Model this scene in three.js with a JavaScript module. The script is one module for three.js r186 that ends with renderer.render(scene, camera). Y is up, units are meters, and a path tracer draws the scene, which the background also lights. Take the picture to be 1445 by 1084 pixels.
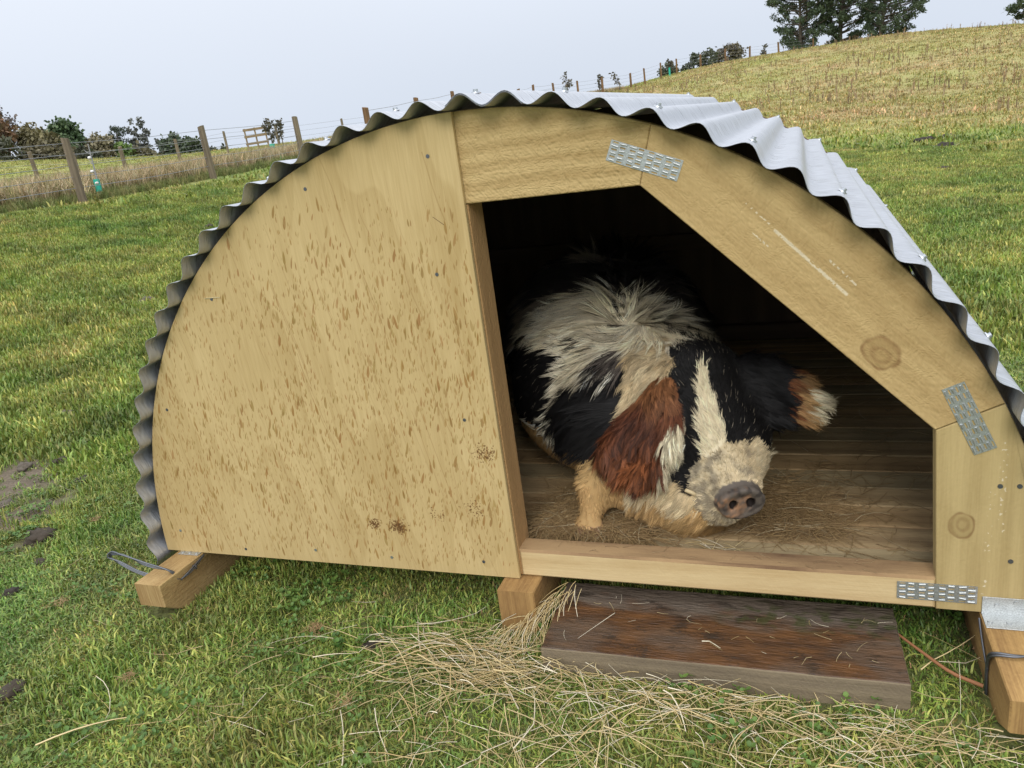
import * as THREE from 'three';
import { mergeGeometries, mergeVertices } from 'three/addons/utils/BufferGeometryUtils.js';
import { ImprovedNoise } from 'three/addons/math/ImprovedNoise.js';

// ------------------------------------------------------------------ camera, sky, sun, exposure
const scene = new THREE.Scene();
const camera = new THREE.PerspectiveCamera(53.46, 1445 / 1084, 0.05, 1500);
camera.rotation.order = 'YXZ';
camera.position.set(0.7193, 1.1039, 1.6283);
camera.rotation.set(-0.31, 0.386, -0.1391);
scene.add(camera);

const renderer = new THREE.WebGLRenderer({ antialias: true });
renderer.setSize(1024, 768);
renderer.toneMapping = THREE.LinearToneMapping;
renderer.toneMappingExposure = 0.92;
renderer.shadowMap.enabled = true;

{ // overcast sky: even grey-blue cloud, brighter towards the zenith
  const w = 64, h = 128, d = new Float32Array(w * h * 4), nz = new ImprovedNoise();
  for (let j = 0; j < h; j++) for (let i = 0; i < w; i++) {
    const e = ((j + 0.5) / h - 0.5) * Math.PI, s = Math.max(0, Math.sin(e));
    const a = i / w * Math.PI * 2;
    const c = 1 + 0.035 * nz.noise(Math.cos(a) * Math.cos(e) * 3 + 5, s * 6, Math.sin(a) * Math.cos(e) * 3);
    const L = (0.82 + 1.40 * Math.pow(s, 1.35)) * c;
    const k = Math.min(1, s * 1.7);
    const o = (j * w + i) * 4;
    d[o] = L * (0.89 + 0.08 * k); d[o + 1] = L * (0.985 - 0.002 * k); d[o + 2] = L * (1.135 - 0.1 * k); d[o + 3] = 1;
  }
  const t = new THREE.DataTexture(d, w, h, THREE.RGBAFormat, THREE.FloatType);
  t.mapping = THREE.EquirectangularReflectionMapping; t.magFilter = THREE.LinearFilter; t.needsUpdate = true;
  scene.background = t; scene.environment = t;
}
const sun = new THREE.DirectionalLight(new THREE.Color(1, 0.96, 0.9), 1.7);
sun.position.set(0.9, 3.8, 5.2); sun.target.position.set(0, 0, 0);
sun.castShadow = true; sun.shadow.radius = 50; sun.shadow.mapSize.set(2048, 2048);
Object.assign(sun.shadow.camera, { left: -8, right: 8, top: 8, bottom: -8, near: 0.1, far: 40 });
scene.add(sun, sun.target);

// ------------------------------------------------------------------ helpers
let seed = 12345;
function srand(s) { seed = s >>> 0; }
function rnd() { seed = (seed + 0x6D2B79F5) | 0; let t = Math.imul(seed ^ (seed >>> 15), 1 | seed); t = (t + Math.imul(t ^ (t >>> 7), 61 | t)) ^ t; return ((t ^ (t >>> 14)) >>> 0) / 4294967296; }
const rr = (a, b) => a + (b - a) * rnd();
const gauss = () => (rnd() + rnd() + rnd() + rnd() - 2) * 0.866 * 1.15;
const NZ = new ImprovedNoise();
const n3 = (x, y, z) => NZ.noise(x, y, z);
const fbm = (x, y, z, o = 4) => { let s = 0, a = 0.5; for (let i = 0; i < o; i++) { s += a * NZ.noise(x, y, z); x *= 2.03; y *= 2.03; z *= 2.03; a *= 0.5; } return s; };
const clamp = (x, a = 0, b = 1) => Math.min(b, Math.max(a, x));
const lerp = (a, b, t) => a + (b - a) * t;
const smooth = (a, b, x) => { const t = clamp((x - a) / (b - a)); return t * t * (3 - 2 * t); };
const mix3 = (a, b, t) => [lerp(a[0], b[0], t), lerp(a[1], b[1], t), lerp(a[2], b[2], t)];
const V = (x, y, z) => new THREE.Vector3(x, y, z);
const lin = (r, g, b) => new THREE.Color().setRGB(r, g, b);

const taken = new Map();
function numbered(name) { const k = taken.get(name) || 0; taken.set(name, k + 1); return k ? `${name}_${String(k).padStart(3, '0')}` : name; }
function obj(name, geos, mat, parent) {
  const g = Array.isArray(geos) ? (geos.length > 1 ? mergeGeometries(geos.map(x => { const y = x.index ? x.toNonIndexed() : x; return y; })) : geos[0]) : geos;
  const m = new THREE.Mesh(g, mat); m.name = parent ? name : numbered(name); m.castShadow = m.receiveShadow = true;
  (parent || scene).add(m); return m;
}
function tag(o, label, category, group, kind) { o.userData.label = label; o.userData.category = category; if (group) o.userData.group = group; if (kind) o.userData.kind = kind; return o; }
function thing(name, label, category, [x, y, z] = [0, 0, 0], group) { const o = new THREE.Group(); o.name = numbered(name); o.position.set(x, y, z); scene.add(o); return tag(o, label, category, group); }
function struct(name, geo, mat) { const m = obj(name, geo, mat); m.userData.kind = 'structure'; return m; }
function box(x0, x1, y0, y1, z0, z1, b = 0.002) { // box with chamfered edges
  const s = new THREE.Shape(); s.moveTo(x0, y0); s.lineTo(x1, y0); s.lineTo(x1, y1); s.lineTo(x0, y1); s.closePath();
  const g = new THREE.ExtrudeGeometry(s, { depth: z1 - z0 - 2 * b, bevelEnabled: true, bevelThickness: b, bevelSize: b, bevelOffset: -b, bevelSegments: 1, curveSegments: 24 });
  g.translate(0, 0, z0 + b); return g;
}
function slab(pts, z0, z1, b = 0.002) {
  const s = new THREE.Shape(pts.map(p => new THREE.Vector2(p[0], p[1])));
  const g = new THREE.ExtrudeGeometry(s, { depth: z1 - z0 - 2 * b, bevelEnabled: true, bevelThickness: b, bevelSize: b, bevelOffset: -b, bevelSegments: 1, curveSegments: 24 });
  g.translate(0, 0, z0 + b); return g;
}
// uv in metres: u along the grain axis, v across it, box-mapped by face direction
function grainUV(g, axis, du = 0, dv = 0) {
  const q = g.index ? g.toNonIndexed() : g; const p = q.attributes.position, uv = new Float32Array(p.count * 2);
  const a = V(...axis).normalize(), A = V(), B = V(), C = V(), n = V(), w = V(), t = V();
  for (let i = 0; i < p.count; i += 3) {
    A.fromBufferAttribute(p, i); B.fromBufferAttribute(p, i + 1); C.fromBufferAttribute(p, i + 2);
    n.subVectors(B, A).cross(t.subVectors(C, A)).normalize();
    const ax = Math.abs(n.x), ay = Math.abs(n.y), az = Math.abs(n.z);
    n.set(ax >= ay && ax >= az ? 1 : 0, ay > ax && ay >= az ? 1 : 0, az > ax && az > ay ? 1 : 0);
    let u = a;
    if (Math.abs(n.dot(a)) > 0.75) u = Math.abs(a.y) > 0.5 ? V(1, 0, 0) : V(0, 1, 0);
    w.crossVectors(n, u).normalize();
    [A, B, C].forEach((P, k) => { uv[(i + k) * 2] = P.dot(u) * (u === a ? 1 : 0.35) + du; uv[(i + k) * 2 + 1] = P.dot(w) + dv; });
  }
  q.setAttribute('uv', new THREE.BufferAttribute(uv, 2)); q.computeVertexNormals(); return q;
}
function tube(pts, r, seg = 24, rs = 6, closed = false) { return new THREE.TubeGeometry(new THREE.CatmullRomCurve3(pts.map(p => V(...p)), closed, 'centripetal'), seg, r, rs, closed); }
const toS = v => Math.round(255 * (v <= 0.0031308 ? 12.92 * v : 1.055 * Math.pow(clamp(v), 1 / 2.4) - 0.055));
function dataTex(w, h, fn, srgb = true) {
  const d = new Uint8Array(w * h * 4);
  for (let j = 0; j < h; j++) for (let i = 0; i < w; i++) {
    const c = fn(i / w, j / h), o = (j * w + i) * 4;
    if (srgb) { d[o] = toS(c[0]); d[o + 1] = toS(c[1]); d[o + 2] = toS(c[2]); } else { d[o] = d[o + 1] = d[o + 2] = 255 * clamp(c); }
    d[o + 3] = 255;
  }
  const t = new THREE.DataTexture(d, w, h); t.magFilter = THREE.LinearFilter; t.minFilter = THREE.LinearMipmapLinearFilter; t.wrapS = t.wrapT = THREE.MirroredRepeatWrapping;
  if (srgb) t.colorSpace = THREE.SRGBColorSpace; t.needsUpdate = true; return t;
}
function own(tex, su, sv, ou = 0, ov = 0) { const t = tex.clone(); t.repeat.set(1 / su, 1 / sv); t.offset.set(ou, ov); t.needsUpdate = true; return t; }

// timber: growth bands along u, saw marks across, optional knots and scuffs; size in metres
function timber({ w = 1024, h = 512, L = 2.4, H = 0.6, a, b, sd = 0, bands = 22, contrast = 1, saw = 0.5, knots = [], scuffs = [], blotch = 0.35, fine = 0.35, o = [0, 0] }) {
  const hgt = new Float32Array(w * h), col = dataTex(w, h, (s, t) => {
    const u = s * L + o[0], v = t * H + o[1];
    let vv = v + 0.02 * n3(u * 1.1, v * 3, sd) + 0.006 * n3(u * 5, v * 14, sd + 3), kn = 0, ring = 0;
    for (const [ku, kv, kr] of knots) {
      const dx = (u - ku) / 1.25, dy = v - kv, d = Math.hypot(dx, dy) / kr;
      vv += kr * 1.1 * Math.sign(dy) * Math.exp(-d * d * 0.42) * (1 - Math.exp(-Math.abs(dy) / kr * 3));
      const k = smooth(1.08, 0.86, d + 0.3 * n3(dx * 42, dy * 42, 5)); if (k > kn) { kn = k; ring = 0.5 + 0.45 * Math.sin(d * 13 + 3.5 * n3(dx * 34, dy * 34, 2)) + 0.3 * n3(dx * 130, dy * 130, 6); if (d > 0.8) ring -= 0.9 * smooth(0.8, 0.95, d) * smooth(1.1, 0.97, d); }
    }
    const g1 = 0.5 + 0.5 * Math.sin(vv * bands * 6.283 + 3 * n3(vv * 7, u * 0.4, sd + 7));
    const g2 = n3(u * 9, v * 260, sd + 1) * 0.6 + n3(u * 30, v * 520, sd + 2) * 0.4;
    const bl = fbm(u * 2.2, v * 6, sd + 9, 3);
    let f = clamp(0.42 + contrast * 0.36 * (g1 - 0.5) + fine * 0.75 * g2 + 0.12 * n3(u * 3, v * 90, sd + 31) + blotch * bl);
    const wq = 0.02 * n3(u * 28, v * 28, sd + 25), sw = 0.6 * n3((u + wq) * 62, (v + wq) * 88, sd + 20) + 0.55 * n3((u + wq) * 150, (v - wq) * 200, sd + 22) + 0.3 * n3((u + 0.7 * v) * 170, v * 14, sd + 23) + 0.35 * n3(u * 14, v * 150 + 4 * wq, sd + 24);
    f = clamp(f + saw * 0.16 * sw);
    let c = mix3(a, b, f);
    if (kn > 0) c = mix3(c, mix3(b, [b[0] * 0.55, b[1] * 0.42, b[2] * 0.35], clamp(0.62 - 0.75 * ring)), kn * 0.72);
    let hh = 0.5 + saw * 0.4 * sw + 0.12 * g2 - 0.14 * contrast * (g1 - 0.5) + kn * 0.15 * ring;
    for (const [u0, v0, u1, v1, wd, den] of scuffs) {
      const dx = u1 - u0, dy = v1 - v0, l2 = dx * dx + dy * dy, q = clamp(((u - u0) * dx + (v - v0) * dy) / l2);
      const d = Math.hypot(u - u0 - dx * q, v - v0 - dy * q) + 0.0012 * n3(u * 300, v * 300, 3);
      if (d < wd * 1.6 && n3(u * 160, v * 160, 8) > den) c = mix3(c, [0.7, 0.62, 0.45], 0.75 * smooth(wd * 1.4, wd * 0.5, d));
    }
    hgt[Math.round(t * h) * w + Math.round(s * w)] = hh; return c;
  });
  const bump = dataTex(w, h, (s, t) => hgt[Math.round(t * h) * w + Math.round(s * w)], false);
  return { map: own(col, L, H), bumpMap: own(bump, L, H) };
}
function woodMat(t, rough = 0.85, bump = 0.0016, tint = [1, 1, 1]) { return new THREE.MeshStandardMaterial({ ...t, roughness: rough, bumpScale: bump, color: lin(...tint) }); }
// ------------------------------------------------------------------ terrain
const HP = [ // x, z, height
  [-3, 2.5, -0.12], [0, 3, -0.12], [3, 3, -0.12], [-2.2, 0, -0.12], [-1.2, 1, -0.122], [1.2, 1, -0.122], [0, 0, -0.122], [2.4, 0, -0.12], [-1.6, -2.4, -0.08], [1.6, -2.4, -0.1], [0, -3.5, -0.04], [-3, -1, -0.08], [3, -4, -0.06], [-4.5, 1.5, -0.08],
  [-5.5, -3.2, 0.28], [-6.5, -6, 0.5], [-7.2, -1.5, 0.5], [-9.57, -7.42, 1.01], [-9.88, -10.76, 1.09], [-10.31, -14.45, 1.25], [-9.3, -5.84, 1.0], [-9, -2, 0.9],
  [-5, -12, 0.8], [-3, -8, 0.25], [-25.6, -19.9, 1.66], [-27.2, -24.1, 1.7], [-30.9, -37.1, 2.4], [-58.7, -44.1, 4.6], [-56.8, -53.9, 3.2], [-56.9, -60.9, 2.7], [-40, -33, 2.6],
  [-15, -14, 1.35], [-16, -20, 1.5], [0.87, -18.4, 0.22], [5.1, -17.9, -0.02], [3, -11, 0.0], [8, -12, -0.1], [-11.8, -28, 1.9], [-14.35, -46, 2.7], [-14, -51.4, 2.98], [-12.7, -58.9, 3.25], [-8.9, -69.7, 4.4], [-2.6, -78.3, 4.9], [4.7, -73.3, 4.9], [10.2, -67.7, 4.45], [14.6, -61.9, 3.5], [20, -56, 2.6],
  [5.6, -38, 1.2], [8.9, -35.5, 0.75], [-3.6, -40, 1.44], [0, -28, 0.6],
  [-10, -100, 4.2], [5, -100, 4.0], [25, -95, 2], [-30, -90, 2.2], [-70, -85, 1.5], [-90, -60, 2.8], [-95, -30, 2.5], [-35, -5, 1.2], [-30, 20, 0.2], [30, -20, -0.6], [20, 10, -0.5], [0, 25, -0.8], [-10, 12, -0.1],
  [0, -180, -4], [-130, -130, -4], [-170, -30, -4], [130, -120, -4], [160, 0, -5], [0, 150, -6], [-120, 120, -5], [120, 120, -6],
];
const tps = (() => {
  const N = HP.length, M = N + 3, A = Array.from({ length: M }, () => new Float64Array(M + 1)), K = r2 => r2 < 1e-9 ? 0 : 0.5 * r2 * Math.log(r2);
  for (let i = 0; i < N; i++) { for (let j = 0; j < N; j++) A[i][j] = K((HP[i][0] - HP[j][0]) ** 2 + (HP[i][1] - HP[j][1]) ** 2); A[i][i] += 1.5; A[i][N] = A[N][i] = 1; A[i][N + 1] = A[N + 1][i] = HP[i][0]; A[i][N + 2] = A[N + 2][i] = HP[i][1]; A[i][M] = HP[i][2]; }
  for (let c = 0; c < M; c++) {
    let p = c; for (let r = c + 1; r < M; r++) if (Math.abs(A[r][c]) > Math.abs(A[p][c])) p = r; [A[c], A[p]] = [A[p], A[c]];
    for (let r = 0; r < M; r++) if (r !== c) { const f = A[r][c] / A[c][c]; if (f) for (let k = c; k <= M; k++) A[r][k] -= f * A[c][k]; }
  }
  const w = A.map((r, i) => r[M] / r[i]);
  return (x, z) => { let s = w[N] + w[N + 1] * x + w[N + 2] * z; for (let i = 0; i < N; i++) s += w[i] * K((x - HP[i][0]) ** 2 + (z - HP[i][1]) ** 2); return s; };
})();
function ground(x, z) {
  const r = Math.hypot(x, z); let y = tps(x, z);
  if (r > 180) y = lerp(y, -6, smooth(180, 260, r));
  const near = smooth(1.8, 5, r);
  return lerp(-0.122, y, smooth(1.0, 3.2, r)) + 0.008 * n3(x * 2.7, 1, z * 2.7) * (0.4 + near) + near * 0.03 * n3(x * 0.7, 2, z * 0.7) + smooth(20, 60, r) * 0.16 * n3(x * 0.12, 3, z * 0.12);
}
const FL = [[12, -8.6], [-3, -9.2], [-7.42, -9.57], [-10.76, -9.88], [-14.45, -10.31], [-25, -11.5], [-46, -14.35], [-51.4, -14], [-58.9, -12.7], [-69.7, -8.9], [-78.3, -2.6], [-84, 4]]; // fence line: z, x
function fenceX(z) { if (z > FL[0][0]) return FL[0][1]; for (let i = 1; i < FL.length; i++) if (z > FL[i][0]) { const t = (z - FL[i][0]) / (FL[i - 1][0] - FL[i][0]); return lerp(FL[i][1], FL[i - 1][1], t); } return 12; }
// how dry the sward is, 0 green .. 1 straw-coloured
function dryness(x, z) {
  const beyond = fenceX(z) - x, n = fbm(x * 0.35 + 3, 0, z * 0.35, 4);
  let d = 0.2 + 0.85 * fbm(x * 1.3, 4, z * 1.3, 3) + 0.4 * n;
  d += 0.14 * smooth(2.2, 6, Math.hypot(x - 0.7, z - 1.6)) * smooth(0, -3, z);
  const hill = smooth(-14, -20, z + 1.2 * n3(x * 0.4, 7, z * 0.4) + 0.25 * x * 0.1) * smooth(-0.5, 0.5, -beyond);
  d = lerp(d, 0.82 + 0.5 * fbm(x * 0.22, 9, z * 0.22, 4), hill);
  d = lerp(d, 0.62 + 0.4 * n, smooth(0, 2, beyond));
  return clamp(d);
}
const bare = [[-2.75, -0.55, 0.42], [-2.95, -0.2, 0.36], [-2.3, -0.35, 0.24], [-2.05, -0.15, 0.14], [1.3, -3.6, 0.4], [3.0, -14.3, 0.5], [2.9, -12.6, 0.3]];
function bareness(x, z) { let b = 0; for (const [a, c, r] of bare) b = Math.max(b, smooth(1.0, 0.35, Math.hypot(x - a, z - c) / r + 0.35 * n3(x * 6, 3, z * 6))); return b; }
const GREEN = [0.115, 0.212, 0.036], LIME = [0.265, 0.318, 0.074], DRY = [0.44, 0.365, 0.175], HILL = [0.37, 0.30, 0.14];
function turfColour(x, z) { const d = dryness(x, z), far = smooth(12, 30, Math.hypot(x, z)); return d < 0.5 ? mix3(GREEN, LIME, d * 2) : mix3(LIME, mix3(DRY, HILL, far), (d - 0.5) * 2); }
{
  const rings = [0]; let r = 0.25; while (r < 520) { rings.push(r); r *= r < 6 ? 1.045 : 1.035; r += 0.02; }
  const S = 360, P = [], C = [], U = [], I = [];
  for (let i = 0; i < rings.length; i++) for (let j = 0; j <= S; j++) {
    const a = j / S * Math.PI * 2, x = rings[i] * Math.cos(a), z = rings[i] * Math.sin(a) + 0.5;
    P.push(x, ground(x, z), z); U.push(x / 1.1, z / 1.1);
    const t = turfColour(x, z), far = smooth(6, 20, rings[i]), soil = [0.075, 0.062, 0.034], m = n3(x * 6, 0, z * 6) * 0.25;
    const c = mix3(mix3(mix3(soil, t, 0.35 + m), t, far), [0.13, 0.105, 0.075], bareness(x, z)); C.push(...c.map(v => Math.min(1, v * 1.25)));
  }
  for (let i = 0; i < rings.length - 1; i++) for (let j = 0; j < S; j++) { const a = i * (S + 1) + j, b = a + S + 1; I.push(a, a + 1, b, b, a + 1, b + 1); }
  const g = new THREE.BufferGeometry(); g.setAttribute('position', new THREE.Float32BufferAttribute(P, 3)); g.setAttribute('color', new THREE.Float32BufferAttribute(C, 3)); g.setAttribute('uv', new THREE.Float32BufferAttribute(U, 2)); g.setIndex(I); g.computeVertexNormals();
  const grain = dataTex(512, 512, (s, t) => { const v = 0.8 + 0.35 * fbm(s * 14, t * 14, 1, 4) + 0.3 * n3(s * 110, t * 110, 4); return [v, v * 0.985, v * 0.95]; });
  const bm = dataTex(512, 512, (s, t) => 0.5 + 0.5 * fbm(s * 40, t * 40, 6, 3), false);
  struct('pasture_ground', g, new THREE.MeshStandardMaterial({ map: grain, bumpMap: bm, bumpScale: 0.02, vertexColors: true, roughness: 1 }));
}
console.log('terrain');
// ------------------------------------------------------------------ grass
function bladeGeo(list) { // list of {x,z,h,w,lean,dir,col,y}
  const P = [], C = [], I = [];
  for (const b of list) {
    const o = P.length / 3, ca = Math.cos(b.dir), sa = Math.sin(b.dir), px = -sa * b.w / 2, pz = ca * b.w / 2, y0 = b.y || 0;
    const l1 = b.lean * b.h * 0.35, l2 = b.lean * b.h, h1 = b.h * 0.6, h2 = b.h * (1 - 0.45 * b.lean * b.lean);
    P.push(b.x - px, y0, b.z - pz, b.x + px, y0, b.z + pz, b.x + ca * l1 - px * 0.85, y0 + h1, b.z + sa * l1 - pz * 0.85, b.x + ca * l1 + px * 0.85, y0 + h1, b.z + sa * l1 + pz * 0.85, b.x + ca * l2, y0 + h2, b.z + sa * l2);
    for (let k = 0; k < 5; k++) C.push(...b.col);
    I.push(o, o + 1, o + 2, o + 2, o + 1, o + 3, o + 2, o + 3, o + 4);
  }
  const g = new THREE.BufferGeometry(); g.setAttribute('position', new THREE.Float32BufferAttribute(P, 3)); g.setAttribute('color', new THREE.Float32BufferAttribute(C, 3)); g.setIndex(I); g.computeVertexNormals(); return g;
}
function clump(n, R, h0, h1, w, dryShare) {
  const L = []; for (let i = 0; i < n; i++) { const a = rr(0, 6.283), r = R * Math.sqrt(rnd()), dry = rnd() < dryShare, v = rr(0.7, 1.3); L.push({ x: r * Math.cos(a), z: r * Math.sin(a), h: rr(h0, h1), w: w * rr(0.6, 1.25), lean: clamp(Math.abs(gauss()) * 0.75 + 0.12, 0, 1.25), dir: rr(0, 6.283), col: dry ? [1.85 * v, 1.35 * v, 1.6 * v] : [v * rr(0.85, 1.15), v, v * rr(0.75, 1.1)] }); }
  return bladeGeo(L);
}
const grassMat = new THREE.MeshPhysicalMaterial({ vertexColors: true, roughness: 0.5, side: THREE.DoubleSide, transmission: 0.2, thickness: 0, specularIntensity: 0.8 });
const dryMat = new THREE.MeshStandardMaterial({ vertexColors: true, roughness: 0.8, side: THREE.DoubleSide });
function scatter(name, label, category, geos, spots, mat = grassMat) { // spots: [x, y, z, turn, scale, tilt, colour]
  const M = new THREE.Matrix4(), q = new THREE.Quaternion(), e = new THREE.Euler(), c = new THREE.Color();
  geos.forEach((g, k) => {
    const mine = spots.filter((s, i) => i % geos.length === k), im = new THREE.InstancedMesh(g, mat, mine.length);
    mine.forEach((s, i) => { q.setFromEuler(e.set(s[5] * Math.cos(s[3] * 7), s[3], s[5] * Math.sin(s[3] * 7))); M.compose(V(s[0], s[1], s[2]), q, V(s[4], s[4] * (s[7] || 1), s[4])); im.setMatrixAt(i, M); im.setColorAt(i, c.setRGB(...s[6])); });
    im.name = numbered(name); im.castShadow = im.receiveShadow = true; scene.add(im); tag(im, label, category, label.slice(0, 40), 'stuff');
  });
}
const inHut = (x, z, m = 0) => x > -1.17 - m && x < 1.17 + m && z < 0.0 + m && z > -2.2 - m;
const onBlock = (x, z) => (x > 0.115 && x < 0.925 && z > -0.09 && z < 0.2) || (Math.abs(x + 1.11) < 0.06 && z < 0.21 && z > -2.2) || (Math.abs(x - 1.115) < 0.06 && z < 0.25 && z > -2.2) || (x > -0.045 && x < 0.07 && z < 0.08 && z > -2);
const camX = 0.7193, camZ = 1.6283, fwd = Math.PI / 2 + 0.386; // where the photographer stood; used only to thin the sward with distance
function inView(x, z, m) { const a = Math.atan2(-(z - camZ), x - camX); let d = a - fwd; return Math.abs(d) < 0.68 + m || Math.hypot(x - camX, z - camZ) < 1.3; }
srand(7);
{
  const gv = [0, 1, 2, 3, 4].map(() => clump(13, 0.03, 0.014, 0.04, 0.0046, 0.2)), far = [0, 1, 2].map(() => clump(16, 0.085, 0.02, 0.055, 0.009, 0.2)), vfar = [0, 1, 2].map(() => clump(16, 0.3, 0.07, 0.2, 0.035, 0.2));
  const A = [], B = [], D = [];
  const put = (list, x, z, s0, s1, tall = 1) => { const t = turfColour(x, z), v = rr(0.85, 1.45) * (0.92 + 0.5 * n3(x * 3, 5, z * 3)); list.push([x, ground(x, z) - 0.002, z, rr(0, 6.283), rr(s0, s1), rr(0, 0.25), t.map(q => Math.min(q * v, 0.5)), tall]); };
  for (let i = 0; i < 62000; i++) { const x = rr(-3.2, 3.0), z = rr(-2.2, 1.6); if (Math.hypot(x - camX, z - camZ) > 4.3 || !inView(x, z, 0.35) || inHut(x, z, -0.5) || onBlock(x, z)) continue; if (rnd() < bareness(x, z) * 0.93) continue; const lush = smooth(-0.1, 0.35, n3(x * 1.6, 11, z * 1.6)); if (rnd() < 0.12 * (1 - lush)) continue; put(A, x, z, 0.65, 1.15, 0.62 + 0.55 * lush); }
  const F = []; for (let i = 0; i < 70000; i++) { const x = rr(-3.2, 3.0), z = rr(-1.6, 1.6); if (Math.hypot(x - camX, z - camZ) > 3.6 || !inView(x, z, 0.14) || inHut(x, z, -0.5) || onBlock(x, z) || rnd() < bareness(x, z) * 0.7) continue; put(F, x, z, 0.7, 1.2, 0.8); const c = F[F.length - 1][6]; if (rnd() < 0.3) F[F.length - 1][6] = mix3(c, [0.34, 0.25, 0.12], rr(0.4, 1)); }
  for (let i = 0; i < 165000; i++) { const a = fwd + rr(-1.1, 1.1), r = Math.sqrt(rr(3.9 * 3.9, 15 * 15)), x = camX + r * Math.cos(a), z = camZ - r * Math.sin(a); if (inHut(x, z, -0.1) || fenceX(z) > x - 0.1) continue; if (rnd() < bareness(x, z)) continue; put(B, x, z, 0.7, 1.3); }
  for (let i = 0; i < 82000; i++) { const a = fwd + rr(-1.07, 1.07), r = Math.sqrt(rr(13 * 13, 95 * 95)), x = camX + r * Math.cos(a), z = camZ - r * Math.sin(a); if (r < 24 && rnd() < 0.4) continue; put(D, x, z, 0.5, 1.1, 0.65); }
  for (let i = 0; i < 35000; i++) { const a = fwd + rr(-1.07, 1.07), r = rr(13, 40), x = camX + r * Math.cos(a), z = camZ - r * Math.sin(a); if (Math.abs(x - fenceX(z)) < 0.3) continue; put(D, x, z, 0.22, 0.5, 0.75); }
  scatter('turf_grass', 'short green turf grass around the hut', 'grass', gv, A);
  scatter('turf_thatch', 'fine low thatch between the turf blades', 'grass', [0, 1, 2].map(() => clump(12, 0.03, 0.006, 0.017, 0.0026, 0.25)), F);
  const leafy = [0, 1, 2].map(() => { // clover and flat weeds: rounded leaflets on the turf
    const P = [], C = [], I = []; for (let k = 0; k < 5; k++) { const cx = rr(-0.03, 0.03), cz = rr(-0.03, 0.03), cy = rr(0.016, 0.034), a0 = rr(0, 6.28); for (let l = 0; l < 3; l++) { const a = a0 + l * 2.09 + rr(-0.2, 0.2), r = rr(0.0032, 0.0062), o = P.length / 3, v = rr(0.8, 1.25), ox = cx + Math.cos(a) * r, oz = cz + Math.sin(a) * r, ty = rr(-0.003, 0.003); P.push(ox, cy + ty, oz); C.push(v, v, v); for (let q = 0; q < 7; q++) { const b = q / 7 * 6.283; P.push(ox + Math.cos(b) * r, cy + ty + 0.003 * Math.cos(b - a) + 0.002, oz + Math.sin(b) * r); C.push(v, v, v); } for (let q = 0; q < 7; q++) I.push(o, o + 1 + (q + 1) % 7, o + 1 + q); } }
    const g = new THREE.BufferGeometry(); g.setAttribute('position', new THREE.Float32BufferAttribute(P, 3)); g.setAttribute('color', new THREE.Float32BufferAttribute(C, 3)); g.setIndex(I); g.computeVertexNormals(); return g; }), W = [];
  for (let i = 0; i < 4200; i++) { const x = rr(-3.2, 2.6), z = rr(-1.4, 1.5); if (Math.hypot(x - camX, z - camZ) > 3.8 || !inView(x, z, 0.12) || inHut(x, z, -0.2) || onBlock(x, z) || n3(x * 2.2, 31, z * 2.2) < -0.05 + 0.35 * rnd()) continue; W.push([x, ground(x, z), z, rr(0, 6.28), rr(0.7, 1.2), rr(0, 0.2), mix3([0.075, 0.165, 0.028], [0.15, 0.24, 0.05], rnd())]); }
  scatter('clover_leaves', 'clover and small weeds growing through the turf', 'clover', leafy, W);
  scatter('field_grass', 'grazed green grass of the open field behind the hut', 'grass', far, B);
  scatter('hillside_grass', 'dry olive grass covering the far hillside', 'grass', vfar, D);
  console.log('grass', A.length, B.length, D.length);
}
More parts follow.
